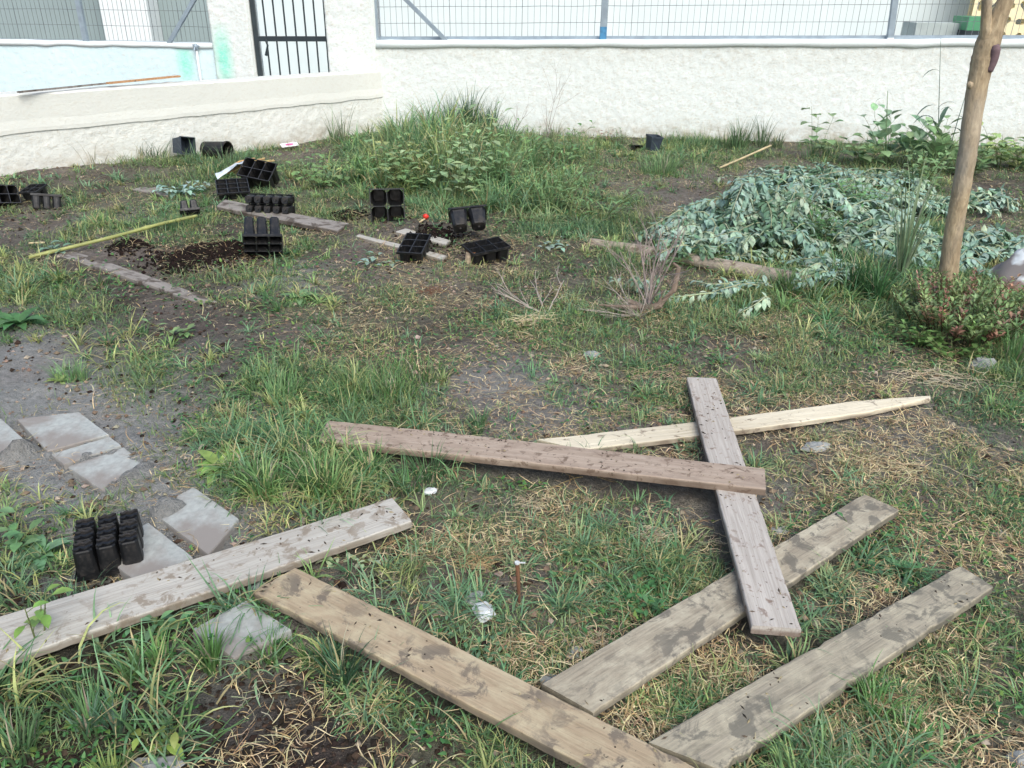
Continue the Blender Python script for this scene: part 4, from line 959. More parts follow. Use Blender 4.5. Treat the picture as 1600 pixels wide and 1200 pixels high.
tuft(120, 590, 'fluffy grass clump left of the dark hollow beside the slabs', 120, .13, .1, srgb(110, 148, 90), .004, .9)
tuft(640, 735, 'lush grass under the near edge of the reddish plank', 180, .13, .12, srgb(78, 122, 70), .0048)
tuft(520, 740, 'tall lush grass left of the reddish plank', 320, .15, .15, srgb(84, 128, 66), .0052)
tuft(430, 760, 'lush grass between the slabs and the reddish plank', 300, .14, .14, srgb(92, 134, 72), .0052)
tuft(330, 650, 'yellowish dry grass clump on the edge of the slabs', 110, .1, .1, srgb(150, 148, 96), .004)
tuft(440, 1020, 'green grass growing over the near edge of the ochre plank', 160, .12, .08, srgb(86, 130, 62), .0045)
tuft(620, 900, 'short grass with straw between grey and ochre planks', 120, .08, .1, srgb(110, 128, 82), .004)

rosette(345, 735, 'bright yellow-green rosette weed beside the lush grass at left', 16, .12, .042, srgb(120, 160, 66))
rosette(30, 505, 'dark broad-leaved rosette at the left photo edge', 14, .16, .06, srgb(72, 122, 66))
rosette(470, 470, 'green low rosette weed in the middle grass, right of the buried board', 14, .12, .04, srgb(98, 132, 84))
rosette(60, 860, 'leafy rosette weed left of the nine-cell tray', 12, .10, .04, srgb(92, 134, 96))
rosette(95, 600, 'small yellow-green weed at the top of the slabs', 8, .06, .02, srgb(120, 140, 70))
# leaf plants
leafy(1395, 262, 'big-leaved green plant with a tall flowering stalk at the boundary wall', 8, 0.46, 0.24, 7, 0.150, 0.138, BG, droop=.35, name='broad_leaved_plant', group='broad-leaved plants at the wall')
leafy(1455, 268, 'rounded big-leaved plant left of the tree trunk, by the boundary wall', 8, 0.41, 0.24, 7, 0.150, 0.138, srgb(116, 151, 97), droop=.35, name='broad_leaved_plant', group='broad-leaved plants at the wall')
leafy(1345, 262, 'low dark-leaved plant left of the tall flowering stalk', 6, 0.30, 0.17, 6, 0.138, 0.127, srgb(110, 148, 92), name='broad_leaved_plant', group='broad-leaved plants at the wall')
leafy(1565, 262, 'light green leafy plant right of the tree trunk, by the wall', 7, 0.41, 0.19, 7, 0.138, 0.127, srgb(152, 182, 102), name='broad_leaved_plant', group='broad-leaved plants at the wall')
leafy(1600, 270, 'leafy plant cut off by the right photo edge', 5, 0.35, 0.17, 6, 0.138, 0.127, srgb(127, 161, 104), name='broad_leaved_plant', group='broad-leaved plants at the wall')
leafy(1505, 275, 'dark leafy plant directly behind the tree trunk', 6, 0.35, 0.17, 6, 0.138, 0.127, srgb(108, 143, 88), name='broad_leaved_plant', group='broad-leaved plants at the wall')
leafy(1272, 248, 'yellow-green small plant with a leafy top between the wall grass and big leaves', 3, 0.57, 0.10, 7, 0.125, 0.115, srgb(112, 146, 96), name='broad_leaved_plant', group='broad-leaved plants at the wall')
leafy(715, 315, 'pale leafy bean-like plant in the centre of the weeds', 12, 0.64, 0.36, 9, 0.110, 0.069, srgb(144, 172, 116), name='broad_leaved_plant', group='leafy weeds in the far bed')
leafy(660, 300, 'green leafy plant left of the pale bean-like plant', 12, 0.46, 0.36, 8, 0.099, 0.069, srgb(119, 156, 95), name='broad_leaved_plant', group='leafy weeds in the far bed')
leafy(770, 300, 'tall thin-leaved plant right of the pale bean-like plant', 12, 0.61, 0.31, 12, 0.099, 0.034, srgb(119, 161, 95), name='broad_leaved_plant', group='leafy weeds in the far bed')
leafy(610, 285, 'yellow-green spreading plant below the clod near the wall corner', 9, 0.33, 0.40, 7, 0.121, 0.069, srgb(149, 165, 90), name='broad_leaved_plant', group='leafy weeds in the far bed')
leafy(500, 290, 'round leafy weed right of the tall tilted tray', 12, 0.29, 0.36, 8, 0.077, 0.057, srgb(112, 150, 82), name='broad_leaved_plant', group='leafy weeds in the far bed')
leafy(850, 320, 'feathery green weed at the right end of the far bed', 14, 0.44, 0.36, 12, 0.077, 0.023, srgb(114, 154, 88), name='broad_leaved_plant', group='leafy weeds in the far bed')
leafy(860, 262, 'low dark leafy weed under the boundary wall, with bright new leaves', 11, 0.33, 0.36, 7, 0.088, 0.057, srgb(101, 138, 75), name='broad_leaved_plant', group='leafy weeds in the far bed')
leafy(925, 340, 'grassy weed clump at the edge of the bare soil', 12, 0.36, 0.36, 10, 0.088, 0.023, srgb(108, 145, 86), name='broad_leaved_plant', group='leafy weeds in the far bed')
leafy(945, 222, 'small red-leaved weed at the foot of the boundary wall', 4, .17, .08, 6, .05, .035, srgb(128, 82, 70))
leafy(975, 225, 'small grey-green weed next to the red-leaved weed', 4, .2, .08, 8, .045, .025, srgb(112, 134, 100))
leafy(1270, 385, 'bright green fern-like weed rising through the wilted heap', 12, .22, .2, 12, .08, .022, srgb(86, 136, 72), name='fern_like_weed')
leafy(1350, 340, 'bright green weed growing up through the middle of the wilted heap', 12, .26, .22, 10, .08, .025, srgb(100, 150, 84), name='fern_like_weed')
leafy(1430, 300, 'light green leafy weed behind the heap, just left of the tree', 10, .34, .2, 9, .10, .05, srgb(120, 156, 96), name='fern_like_weed')
leafy(1120, 415, 'low green weed between the dead bush and the log', 6, .12, .15, 9, .06, .02, srgb(88, 124, 66), name='fern_like_weed')
leafy(1030, 420, 'green weed clump behind the dead bush', 9, .14, .2, 9, .06, .02, srgb(82, 122, 70), name='fern_like_weed')
leafy(1380, 870, 'low green leafy weed beside the right end of the mossy plank', 9, .07, .12, 7, .035, .018, srgb(72, 120, 70), name='low_weed')
leafy(1030, 925, 'dark green low weed in the angle left of the pinkish plank', 12, .07, .12, 7, .035, .018, srgb(66, 118, 62), name='low_weed')
leafy(890, 880, 'low green weed near the rusty peg', 10, .05, .12, 7, .03, .015, srgb(80, 124, 72), name='low_weed')
leafy(60, 1010, 'yellow-green leafy sprout standing in front of the grey plank', 3, .20, .05, 4, .065, .035, srgb(112, 150, 60), name='young_sprout', droop=.8)
leafy(225, 1150, 'yellow-green sprout with drooping leaves at the lower left', 2, .12, .08, 3, .06, .03, srgb(128, 150, 52), name='young_sprout', droop=1.2)
leafy(240, 975, 'small toothed weed under the grey plank', 5, .07, .08, 5, .05, .025, srgb(92, 140, 90), name='low_weed')
leafy(10, 860, 'broad leaf weed cut off by the left photo edge, above the grey plank', 4, .12, .08, 5, .07, .04, srgb(96, 138, 84), name='low_weed')
leafy(760, 1020, 'grey-green low weed above the ochre plank', 8, .06, .1, 7, .03, .014, srgb(84, 124, 84), name='low_weed')
leafy(280, 525, 'small leafy weed on dark soil above the lush grass', 4, .08, .1, 5, .06, .03, srgb(110, 140, 84), name='low_weed')
leafy(590, 418, 'pale blue-green sprig on bare soil left of the six-cell tray', 3, .05, .14, 5, .08, .045, srgb(128, 160, 142), name='fallen_sprig', droop=.9)
leafy(850, 398, 'pale blue-green sprig on soil right of the trays', 3, .05, .12, 4, .07, .04, srgb(128, 160, 142), name='fallen_sprig', droop=.9)
leafy(290, 305, 'blue-green wilted leaf bunch in the grass left of the plastic scrap', 8, .08, .16, 8, .08, .05, srgb(136, 168, 156), name='fallen_sprig', droop=.9)
leafy(85, 398, 'green-grey leaf bunch over the start of the buried board', 5, .05, .1, 5, .08, .05, srgb(104, 138, 112), name='fallen_sprig', droop=.9)
leafy(545, 875, 'limp pale leaves beside the right end of the grey plank', 5, .03, .08, 6, .04, .018, srgb(140, 160, 120), name='fallen_sprig', droop=.9)
# tall dry weed on the wall
def twigs(px, py, label, n, h, spread, r, mat='twig', fork=2, name='dry_weed', lean=(0, 0), wig=.1, cat='dead plant', group=None, el=(.5, 1.3)):
    b = G(px, py); mb = MB()
    def grow(p, d, L, r_, lvl):
        pts = [p]; q = p; dd = d.copy()
        for i in range(6): dd = (dd+Vector((random.uniform(-1, 1), random.uniform(-1, 1), random.uniform(-.6, .8)))*wig).normalized(); q = q+dd*L/6; pts.append(q)
        mb.tube(pts, [r_*(1-.6*i/6) for i in range(7)], 5, cap=False)
        if lvl > 0:
            for k in range(random.randint(2, 4)): i = random.randint(1, 5); nd = (dd+Vector((random.uniform(-1, 1), random.uniform(-1, 1), random.uniform(-.3, .8)))*.8).normalized(); grow(pts[i], nd, L*random.uniform(.35, .6), r_*.5, lvl-1)
    for k in range(n):
        a = random.uniform(0, 6.28); e_ = random.uniform(*el); d = Vector((math.cos(a)*math.cos(e_)+lean[0], math.sin(a)*math.cos(e_)+lean[1], math.sin(e_))).normalized(); grow(Vector((0, 0, 0)), d, h*random.uniform(.6, 1), r, fork)
    o = mb.build(name, M[mat], cols=False); o.location = b; return tag(o, label, cat, group)
M['paletwig'] = simple('pale_twig', (.33, .29, .25), .9, 0, .25, 30)
twigs(853, 228, 'tall thin dry weed in front of the boundary wall right of the mound', 3, .62, .1, .003, 'twig', 2, el=(1.2, 1.5), wig=.08)
twigs(800, 222, 'arching thin bramble stem beside the tallest wall tuft', 3, .4, .1, .003, 'twig', 1, el=(.7, 1.1), wig=.25)
twigs(1012, 492, 'dead grey bush with bare twigs standing in the middle right', 9, .46, .1, .005, 'twig', 3, 'dead_bush', lean=(-.15, 0), wig=.14, el=(.75, 1.4))
twigs(1000, 500, 'pale fine twigs sprawling left from the dead bush', 12, .3, .1, .0025, 'paletwig', 2, 'dead_bush', lean=(-.9, .1), wig=.12, el=(.1, .6))
twigs(855, 490, 'dry branch lying in the grass left of the dead bush', 4, .35, .1, .004, 'paletwig', 2, 'dead_branch', lean=(-.6, .3), wig=.15, el=(.05, .35))
# thick stump piece of the dead bush
mb = MB(); mb.tube([(-.10, .06, .02), (-.03, .0, .0), (.04, -.02, .03), (.05, .0, .1)], [.014, .022, .02, .01], 8); mb.tube([(.0, 0, .01), (-.12, .0, .012), (-.25, .03, .01)], [.016, .012, .004], 6)
mb.tube([(.04, -.01, .03), (.11, .03, .09), (.13, .05, .2), (.10, .06, .22)], [.018, .016, .012, .006], 8)
o = mb.build('bush_stump', simple('brown_root', (.16, .12, .09), .9, 0, .35, 30), cols=False); o.location = G(1015, 497, .01); tag(o, 'uprooted brown root stump at the foot of the dead bush', 'root')
def tangle(px, py, label, n, L, w, cl, sp=.05, mat='straw', name='straw_clump', cat='straw', h=.02, r=.0016):
    r *= .5; n = int(n*1.5); L *= .55; sp *= 1.1; h *= .6; cl = tuple(q*.8 for q in cl)
    b = G(px, py, .012); mb = MB(); a0 = random.uniform(-.5, .5)
    for k in range(n):
        a = a0+random.gauss(0, .9)+(math.pi if random.random() < .3 else 0); p = Vector((random.gauss(0, sp), random.gauss(0, sp*.5), random.uniform(0, h))); pts = [p]; 
        for i in range(5): a += random.uniform(-.6, .6); p = p+Vector((math.cos(a), math.sin(a), random.uniform(-.3, .35)))*(L*random.uniform(.6, 1.1)/5); p.z = max(p.z, -.005); pts.append(p)
        mb.tube(pts, [r*1.1, r*1.3, r*1.2, r, r*.8, r*.4], 4, jit(cl, .2), cap=False)
    o = mb.build(name, M[mat]); o.location = b; return tag(o, label, cat, 'clumps of dry straw')
SC = srgb(176, 162, 130)
tangle(1010, 842, 'tangled clump of pale straw roots in the middle, left of the pinkish plank', 60, .10, .1, SC, .03, h=.035, r=.0022)
tangle(745, 880, 'tan straw clump above the bright white stone', 45, .10, .1, srgb(176, 148, 100), .025, h=.03)
tangle(830, 510, 'bleached straw clump in the grass left of the dead bush', 50, .16, .1, srgb(204, 190, 148), .04, h=.04, r=.003)
tangle(830, 790, 'yellowish straw tuft under the reddish plank', 40, .09, .1, SC, .04)
tangle(1110, 848, 'loose straw touching the pinkish plank', 20, .09, .1, SC, .04)
tangle(940, 1000, 'straw scattered by the flat grey stone', 34, .08, .1, SC, .03)
tangle(1450, 605, 'pale straw heap at the tip of the cream board', 70, .16, .1, srgb(196, 184, 150), .09, h=.04, r=.002)
tangle(1400, 720, 'long dry stalks lying right of the crossed planks', 30, .3, .1, srgb(190, 178, 136), .08, r=.0022)
tangle(240, 925, 'white dry blades above the grey plank at left', 14, .12, .1, srgb(186, 186, 160), .05)
tangle(390, 1080, 'pale dry grass blades below the ochre plank at left', 9, .12, .1, srgb(176, 176, 140), .04)
tangle(1010, 650, 'dry straw patch above the cream board', 70, .09, .1, srgb(186, 160, 120), .08)
tangle(675, 462, 'round rusty brown tuft in the middle of the yard', 90, .05, .1, srgb(134, 92, 66), .035, h=.06, name='brown_tuft')
tangle(900, 745, 'long tan stalk under the reddish plank', 6, .3, .1, srgb(176, 146, 96), .02, r=.0025)
tangle(1030, 590, 'light straw scatter left of the top of the pinkish plank', 60, .09, .1, srgb(186, 164, 124), .08)
# tall thin stalks near the tree
def stalk(px, py, top, label, leaves, cl, r=.004):
    b = Vector(G(px, py)); e = empty('tall_stalk', b, label, 'plant'); mS, mL = MB(), MB(); Yb = b.y; t_ = Vector(at_y(*top, Yb))-b
    mS.tube([(0, 0, 0), t_*.5+Vector((.0, .01, .01)), t_], [r, r*.8, r*.4], 6, cl)
    for (lx, ly, L, d) in leaves:
        p = Vector(at_y(lx, ly, Yb))-b; mL.leaf(p, d, UPV, L*1.1, L*.15, 2.2, jit(cl, .1), 5)
    mS.build('stem', M['leaf'], e); mL.build('foliage', M['leaf'], e)
stalk(1465, 262, (1470, 60), 'tall thin grass stalk against the boundary wall with drooping dark leaves', [(1469, 112, .16, (-.8, 0, .9)), (1464, 165, .2, (-.8, 0, .5)), (1462, 175, .18, (.2, -.1, 1)), (1460, 190, .22, (-.5, -.1, 1)), (1466, 200, .25, (.1, .1, 1)), (1464, 210, .25, (-.2, -.1, 1))], srgb(74, 100, 84))
stalk(1475, 264, (1520, 112), 'slanting grass stalk with dark leaves between the tall stalk and the tree', [(1488, 175, .12, (-.4, 0, 1)), (1490, 180, .2, (.9, 0, .4)), (1482, 200, .22, (.8, .1, .5)), (1478, 215, .2, (-.5, 0, .8))], srgb(76, 104, 86))
stalk(1383, 262, (1387, 142), 'pale flowering stalk rising from the big-leaved plant', [(1381, 155, .08, (-.5, 0, .5)), (1381, 180, .09, (.6, 0, .4)), (1380, 195, .1, (-.6, 0, .4)), (1386, 145, .05, (.5, 0, .5))], srgb(112, 140, 100), .006)
# shrub at the tree foot
b = G(1478, 500); e = empty('reddish_shrub', b, 'bushy shrub with green and rust-red leaves around the tree foot', 'shrub'); mS, mL, mR = MB(), MB(), MB()
for k in range(130):
    a = random.uniform(0, 6.28); rr = random.random()**.5; hx = .40*rr*math.cos(a)+.05; hy = .33*rr*math.sin(a)-.20; H = .27*(1-.3*rr*rr)*random.uniform(.6, 1.1)
    tgt = mR if random.random() < .26 else mL
    stemmed(mS, tgt, (hx*.7, hy*.8, -.01), H, (hx*.4, hy*.3), 24, .036, .019, (.09, .06, .03), jit(srgb(156, 104, 74), .3) if tgt is mR else jit(srgb(112, 146, 66), .3), .2, .002, .3)
mS.build('stem', M['leaf'], e); mL.build('green_foliage', M['leaf'], e); mR.build('red_foliage', M['leaf'], e)
leafy(1430, 545, 'round-leaved green plant at the front of the reddish shrub', 10, .12, .14, 8, .045, .035, srgb(92, 130, 62), name='low_weed')
leafy(1490, 560, 'small round-leaved plant under the reddish shrub, right side', 9, .10, .12, 8, .04, .032, srgb(88, 122, 56), name='low_weed')

# ------------------------------------------------------------------ wilted heap
WC = [srgb(140, 170, 150), srgb(120, 154, 136), srgb(152, 176, 146), srgb(98, 134, 102), srgb(126, 162, 144)]
def wilted(px, py, label, n, reach, peak, dirs=None, nl=26, ls=.070, lw=.035, z0=.02, shade=0, group='wilted plants pulled onto the heap'):
    b = G(px, py, 0.); e = empty('wilted_plant', b, label, 'wilted plant', group); mS, mL = MB(), MB()
    n = int(n*1.6); nl = int(nl*1.15)
    for k in range(n):
        a = random.uniform(0, 6.28) if dirs is None else random.uniform(*dirs); L = reach*random.uniform(.4, 1.15); pk = peak*random.uniform(.2, 1.0); pts = []; o0 = Vector((random.gauss(0, .09), random.gauss(0, .09), z0))
        for i in range(9): t = i/8; pts.append(o0+Vector((math.cos(a)*L*t, math.sin(a)*L*t, pk*(min(1, t*3.2)*(1-t)**.9)*1.15+.015)) + Vector((math.sin(t*5+k)*.015, math.cos(t*4+k)*.015, 0)))
        mS.tube(pts, [.0055*(1-.7*i/8) for i in range(9)], 5, jit((.30, .34, .19), .15))
        wc = random.choice(WC)
        for j in range(nl):
            t = .12+.88*(j+random.random()*.6)/nl; f = min(t, .999)*8; i = int(f); p = pts[i].lerp(pts[i+1], f-i); sd = 1 if j % 2 else -1
            tn = (pts[i+1]-pts[i]).normalized(); side = Vector((-tn.y, tn.x, 0)).normalized()*sd
            d = (side*random.uniform(.2, 1.1)+tn*random.uniform(.3, .9)+Vector((random.uniform(-.4, .4), random.uniform(-.4, .4), random.uniform(-.7, .8)))).normalized()
            c = jit(wc, .18); s_ = random.uniform(.65, 1.15)*(1-.3*t)
            mL.leaf(p+side*.008, d, (0, 0, 1), ls*s_, lw*s_, random.uniform(.2, 2.6), c, 5, random.uniform(-.25, .3))
    mS.build('stem', M['wilted'], e); mL.build('foliage', M['wilted'], e); return e
HL = 'wilted pale blue-green plant inside the pulled-up heap left of the tree'
wilted(1080, 380, 'wilted plant mounded at the left end of the heap, its leaves hanging forward', 14, .34, .20, (3.0, 6.3), 30)
wilted(1150, 368, 'wilted plant on the highest, front left mound of the heap', 15, .36, .25, (3.3, 6.2), 30, z0=.1)
wilted(1225, 372, 'wilted plant hanging over the log, just right of the highest mound', 14, .36, .22, (3.4, 6.0), 30, z0=.08)
wilted(1240, 300, 'wilted plant spread flat at the back of the heap, near the bare soil', 14, .45, .10, None, 24)
wilted(1310, 285, 'wilted plant at the back of the heap below the big-leaved plants', 12, .45, .08, None, 24)
wilted(1330, 330, HL, 13, .42, .14, None, 26)
wilted(1350, 405, HL, 12, .32, .12, None, 26)
wilted(1480, 415, HL, 11, .30, .12, None, 24)
wilted(1300, 390, HL, 11, .30, .14, None, 26)
wilted(1400, 300, HL, 12, .42, .10, None, 24)
wilted(1390, 380, HL, 14, .40, .14, None, 28)
wilted(1290, 350, HL, 12, .40, .12, None, 26)
wilted(1440, 400, 'wilted plant next to the tree trunk, left of it', 12, .34, .12, None, 26)
wilted(1430, 340, HL, 10, .36, .10, None, 24)
wilted(1530, 330, 'wilted plant right of the tree trunk, farther one', 12, .34, .12, None, 24)
wilted(1545, 395, 'wilted plant right of the tree trunk, beside the crumpled sack', 12, .30, .14, None, 24)
wilted(1180, 470, 'wilted shoots lying in front of the log', 6, .32, .05, (2.2, 4.2), 16, .06, .028)
wilted(1300, 450, 'wilted leaves around the cut end of the log', 8, .26, .08, None, 20)
wilted(1120, 400, 'wilted shoots lying at the left foot of the heap above the log', 8, .28, .06, (4.4, 7.0), 20)
wilted(1200, 405, 'wilted plant draped over the middle of the log', 12, .30, .10, None, 26, z0=.08)
wilted(1120, 372, 'wilted plant filling the hollow under the highest mound', 12, .26, .12, None, 26, z0=.04)
wilted(1080, 402, 'wilted shoots trailing over the thin left part of the log', 10, .24, .07, None, 22, z0=.06)
tuft(1045, 408, 'green grass clump hiding the log behind the dead bush', 120, .17, .12, srgb(96, 132, 70), .006)
tuft(965, 398, 'short green grass at the thin left tip of the log', 90, .12, .10, srgb(96, 132, 74), .005)
wilted(1018, 470, 'small wilted bunch caught in the dead bush', 5, .12, .10, None, 12, .04, .022)

# ------------------------------------------------------------------ ground cover (uncountable)
def pal(n, P, j=.2):
    c = P[rng.integers(0, len(P), n)]*(1+rng.uniform(-j, j, (n, 1)))*(1+rng.uniform(-.07, .07, (n, 3))); return np.clip(c, 0, 1)
# green grass
X, Y = scatter(900000, .30)
g = samp(GMAP, X, Y); cl = fbm(X*3.2, Y*3.2, 41, 3); cl2 = fbm(X*11, Y*11, 47, 2)
pr_ = np.clip(g*1.25-.05, 0, 1)*np.clip((cl*.6+cl2*.4-.62+g*.55)*5, 0.03, 1)
k = (rng.random(len(X)) < pr_*np.clip(.35+np.hypot(X, Y)*.13, 0, 1)) & ~on_things(X, Y); X, Y, g, cl = X[k], Y[k], g[k], cl[k]
k = rng.random(len(X)) > .97*slab_mask(X, Y, .05); X, Y, g, cl = X[k], Y[k], g[k], cl[k]
n = len(X); print('grass', n)
Z = hgt(X, Y); d_ = np.hypot(X, Y)
hs = np.clip((cl-.35)*2.6, .3, 1.3)*(.5+g)
L = rng.uniform(.02, .078, n)*hs*np.clip(.8+d_*.14, 1, 2.1)
hue = fbm(X*1.7, Y*1.7, 61, 3)
C = pal(n, PALG); C = C*.8+C.mean(1, keepdims=True)*.2; C = C*1.45; yel = np.array(srgb(150, 146, 92)); tk = (np.clip((.5-g)*1.3+.15, 0, .75)*rng.random(n))[:, None]; C = C*(1-tk)+yel*tk
bl = np.clip((hue-.56)*3, 0, .45)[:, None]; C = C*(1-bl)+np.array(srgb(72, 112, 84))*bl
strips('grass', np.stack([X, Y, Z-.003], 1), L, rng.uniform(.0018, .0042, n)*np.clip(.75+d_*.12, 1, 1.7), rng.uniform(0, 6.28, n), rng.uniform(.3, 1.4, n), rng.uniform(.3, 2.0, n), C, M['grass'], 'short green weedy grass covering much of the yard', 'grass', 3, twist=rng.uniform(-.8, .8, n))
# clumps: blades radiating from common crowns
TALL = [(850, 330, .4, 1.0), (760, 330, .4, 1.0), (650, 230, .6, 1.5), (700, 250, .9, 2.6), (800, 280, .6, 2.0), (620, 280, .5, 1.3), (60, 1050, .25, 1.1), (240, 1080, .25, 1.1), (500, 1000, .25, .6), (430, 720, .3, .35), (600, 600, .3, .2), (1450, 1120, .3, .3), (150, 560, .3, .8), (50, 450, .4, .7), (100, 300, .4, .6), (900, 330, .5, .6), (1340, 470, .5, .9), (1560, 240, .6, .7), (480, 280, .5, .5), (1080, 260, .4, .5), (330, 250, .6, .6), (540, 750, .3, .35), (1300, 300, .8, .3)]
TP = [(*gp(a, b)[:2], r, h) for a, b, r, h in TALL]
X, Y = scatter(11000, .25); g = samp(GMAP, X, Y); cl = fbm(X*2.1, Y*2.1, 141, 3)
k = (rng.random(len(X)) < np.clip(g*1.3-.12, 0, 1)*np.clip((cl-.36)*5, .1, 1)) & ~on_things(X, Y) & ~slab_mask(X, Y, .0); X, Y, g, cl = X[k], Y[k], g[k], cl[k]; M0 = len(X)
nbk = (rng.integers(9, 30, M0)*(.5+g)).astype(int); ci = np.repeat(np.arange(M0), nbk); n = len(ci); print('clumps', M0, n)
tall = np.ones(M0)
for a, b, r, h in TP: tall += h*np.exp(-((X-a)**2+(Y-b)**2)/r**2)
az = rng.uniform(0, 6.28, n); rr = rng.random(n)**.7*rng.uniform(.008, .04, M0)[ci]*tall[ci]
Xb, Yb = X[ci]+np.cos(az)*rr, Y[ci]+np.sin(az)*rr; kk = ~on_things(Xb, Yb) & inside_yard(Xb, Yb); Xb, Yb, az, ci = Xb[kk], Yb[kk], az[kk], ci[kk]; n = len(ci)
Lc = (rng.uniform(.05, .135, M0)*(.55+.6*g)*tall)[ci]*rng.uniform(.45, 1.15, n); dist = np.hypot(Xb, Yb)
CP_ = pal(M0, PALG, .22); CP_ = (CP_*.8+CP_.mean(1, keepdims=True)*.2)*1.7; bl2 = np.clip((fbm(X*1.1, Y*1.1, 161, 2)-.55)*3, 0, .5)[:, None]; CP_ = CP_*(1-bl2)+np.array(srgb(104, 146, 116))*1.05*bl2
Cb = CP_[ci]*rng.uniform(.8, 1.2, (n, 1)); dryb = rng.random(n) < .10; Cb[dryb] = np.array(srgb(178, 166, 126))
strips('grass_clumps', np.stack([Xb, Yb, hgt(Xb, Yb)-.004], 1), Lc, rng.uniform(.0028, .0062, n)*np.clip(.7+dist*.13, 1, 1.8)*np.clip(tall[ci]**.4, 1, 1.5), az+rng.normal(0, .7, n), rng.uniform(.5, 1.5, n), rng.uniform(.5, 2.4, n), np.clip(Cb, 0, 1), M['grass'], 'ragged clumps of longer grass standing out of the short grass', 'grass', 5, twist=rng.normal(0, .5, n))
# small leaves (clover, mallow)
X, Y = scatter(150000, .3); g = samp(GMAP, X, Y); cl = fbm(X*2.4, Y*2.4, 71, 3)
k = (rng.random(len(X)) < g*np.clip((cl-.5)*6, 0, 1)) & ~on_things(X, Y); X, Y = X[k], Y[k]; n = len(X); print('leaves', n); Z = hgt(X, Y)
L = rng.uniform(.009, .022, n)*np.clip(.7+np.hypot(X, Y)*.12, 1, 1.7)
strips('clover', np.stack([X, Y, Z+rng.uniform(.004, .03, n)], 1), L, L*.62, rng.uniform(0, 6.28, n), rng.uniform(-.2, .7, n), rng.uniform(0, 1.2, n), pal(n, np.array([srgb(74, 122, 66), srgb(92, 136, 84), srgb(60, 104, 60), srgb(112, 140, 72)])), M['leaf'], 'low small-leaved ground cover among the grass', 'ground cover', 3)
# straw
X, Y = scatter(420000, .35); g = samp(SMAP, X, Y); cl = fbm(X*4, Y*4, 81, 3)
k = (rng.random(len(X)) < np.clip(g*1.2, 0, 1)*np.clip((cl-.4)*4.5, .12, 1)*.85) & ~on_things(X, Y) & (rng.random(len(X)) > .9*slab_mask(X, Y)); X, Y = X[k], Y[k]; n = len(X); print('straw', n); Z = hgt(X, Y)
PS = 1.1*np.array([srgb(178, 160, 128), srgb(154, 132, 98), srgb(196, 180, 142), srgb(132, 112, 84), srgb(166, 158, 124), srgb(118, 100, 80)])
d_ = np.hypot(X, Y)
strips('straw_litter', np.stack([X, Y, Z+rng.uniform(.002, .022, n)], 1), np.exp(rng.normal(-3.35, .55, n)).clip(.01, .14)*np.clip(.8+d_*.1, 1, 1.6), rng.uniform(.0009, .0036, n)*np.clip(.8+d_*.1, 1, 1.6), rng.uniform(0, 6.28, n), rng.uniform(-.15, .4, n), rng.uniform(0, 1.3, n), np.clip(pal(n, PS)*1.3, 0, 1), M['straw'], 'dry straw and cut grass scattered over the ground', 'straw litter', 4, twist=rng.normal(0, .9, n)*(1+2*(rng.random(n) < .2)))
# clods and pebbles
ico = np.array([(0, 0, 1), (0, 0, -1), (1, 0, 0), (-1, 0, 0), (0, 1, 0), (0, -1, 0)], float)
of = np.array([(0, 2, 4), (0, 4, 3), (0, 3, 5), (0, 5, 2), (1, 4, 2), (1, 3, 4), (1, 5, 3), (1, 2, 5)])
X, Y = scatter(60000, .5); dkk = samp(DMAP, X, Y); g = samp(GMAP, X, Y)
k = (rng.random(len(X)) < .35+.6*dkk) & ~on_things(X, Y); X, Y, dkk = X[k], Y[k], dkk[k]; n = len(X); print('clods', n); Z = hgt(X, Y)
sz = np.exp(rng.normal(-5.3, .5, n)); sz = np.clip(sz, .0018, .016); D = ico[None]*(1+rng.uniform(-.35, .35, (n, 6, 1)))*sz[:, None, None]*np.array([1, 1, .7])
an = rng.uniform(0, 6.28, n); ca, sa = np.cos(an)[:, None], np.sin(an)[:, None]; Dx = D[..., 0]*ca-D[..., 1]*sa; Dy = D[..., 0]*sa+D[..., 1]*ca
V = np.stack([Dx+X[:, None], Dy+Y[:, None], D[..., 2]+Z[:, None]+sz[:, None]*.3], -1).reshape(-1, 3); Fq = ((np.arange(n)*6)[:, None, None]+of[None]).reshape(-1, 3)
light = np.array([srgb(128, 112, 98), srgb(108, 94, 82), srgb(148, 138, 124)]); drk = np.array([srgb(52, 42, 36), srgb(70, 58, 50), srgb(40, 34, 30)])
isd = rng.random(n) < np.clip(dkk*1.3, .1, .95); C = np.where(isd[:, None], pal(n, drk), pal(n, light)); o = mesh_np('soil_clods', V, Fq, 3, M['clod'], None, np.repeat(C, 6, 0)); tag(o, 'crumbs of soil and small pebbles over the bare ground', 'soil', None, 'stuff')
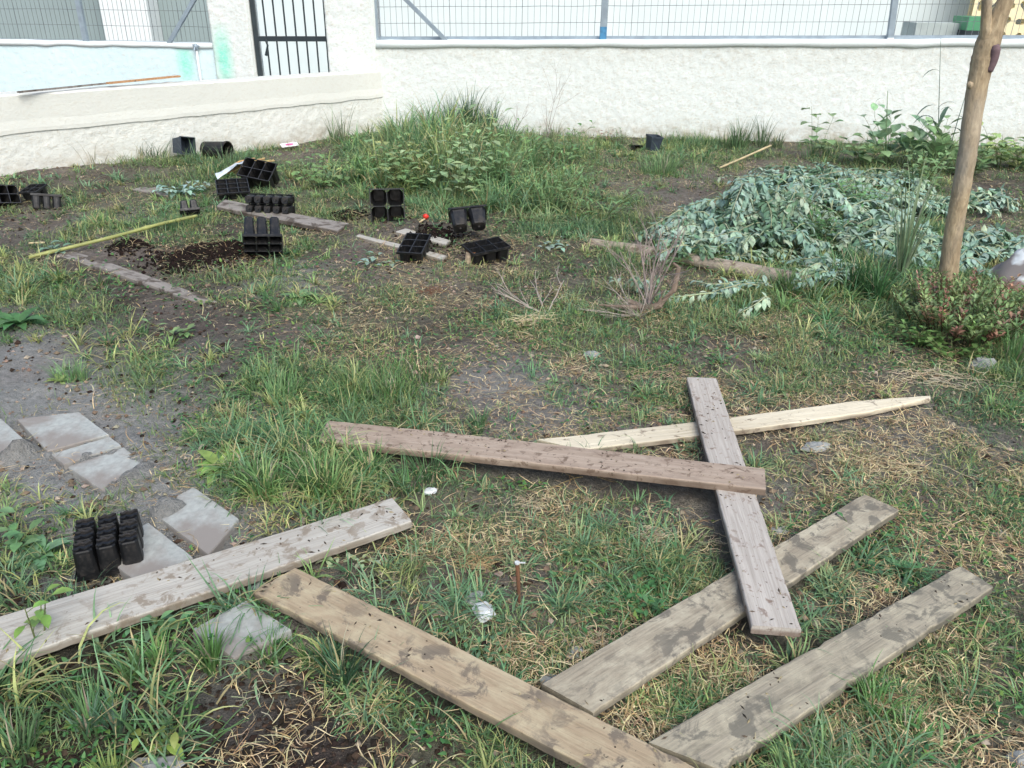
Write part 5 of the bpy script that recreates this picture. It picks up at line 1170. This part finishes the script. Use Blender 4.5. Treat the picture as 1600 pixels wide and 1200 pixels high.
# compost heaps: fine dark crumbs
mbs = []
for a, b, r_, cnt in [(330, 405, .2, 900), (370, 402, .12, 500), (205, 396, .09, 350), (545, 338, .1, 250), (285, 415, .15, 400), (680, 378, .15, 350), (575, 220, .1, 150)]:
    p = gp(a, b); mbs.append(np.stack([rng.normal(p[0], r_*.6, cnt), rng.normal(p[1], r_*.6, cnt)], 1))
Q = np.concatenate(mbs); X, Y = Q[:, 0], Q[:, 1]; n = len(X); Z = hgt(X, Y); sz = rng.uniform(.004, .014, n); D = ico[None]*(1+rng.uniform(-.4, .4, (n, 6, 1)))*sz[:, None, None]
V = (D+np.stack([X, Y, Z+sz*.4], 1)[:, None]).reshape(-1, 3); Fq = ((np.arange(n)*6)[:, None, None]+of[None]).reshape(-1, 3)
o = mesh_np('spilled_compost', V, Fq, 3, M['clod'], None, np.repeat(pal(n, np.array([srgb(36, 28, 26), srgb(26, 22, 20)])), 6, 0)); tag(o, 'black compost spilled on the soil beside the trays', 'compost', None, 'stuff')

# ------------------------------------------------------------------ camera, light
cam = bpy.data.cameras.new('camera'); co = bpy.data.objects.new('camera', cam); COL.objects.link(co); cam.sensor_width = 36; cam.lens = 36*F_PX/1600; cam.clip_end = 500; cam.clip_start = .02
co.matrix_world = Matrix(((RT[0], UP[0], -fwd[0], 0), (RT[1], UP[1], -fwd[1], 0), (RT[2], UP[2], -fwd[2], CAM_H), (0, 0, 0, 1))); S.camera = co
w = bpy.data.worlds.new('World'); S.world = w; w.use_nodes = True; nt = w.node_tree; bg = nt.nodes['Background']
sky = nt.nodes.new('ShaderNodeTexSky'); sky.sky_type = 'NISHITA'; sky.sun_disc = False
EL, AZ = R(48), R(160)     # azimuth clockwise from +Y: sun behind the camera, to its left
sky.sun_elevation = EL; sky.sun_rotation = AZ; sky.air_density = 1.0; sky.dust_density = 4.0; sky.ozone_density = 1.5
nt.links.new(sky.outputs[0], bg.inputs[0]); bg.inputs[1].default_value = .15
su = bpy.data.lights.new('sun', 'SUN'); su.energy = 1.15; su.angle = R(38); su.color = (.93, 1, .97); so = bpy.data.objects.new('sun', su); COL.objects.link(so)
sd = Vector((math.sin(AZ)*math.cos(EL), math.cos(AZ)*math.cos(EL), math.sin(EL))); so.rotation_euler = sd.to_track_quat('Z', 'Y').to_euler(); so.location = sd*20
S.view_settings.view_transform = 'Standard'; S.view_settings.look = 'None'; S.view_settings.exposure = 0.7; S.view_settings.gamma = 1
S.cycles.max_bounces = 5; S.cycles.use_denoising = True
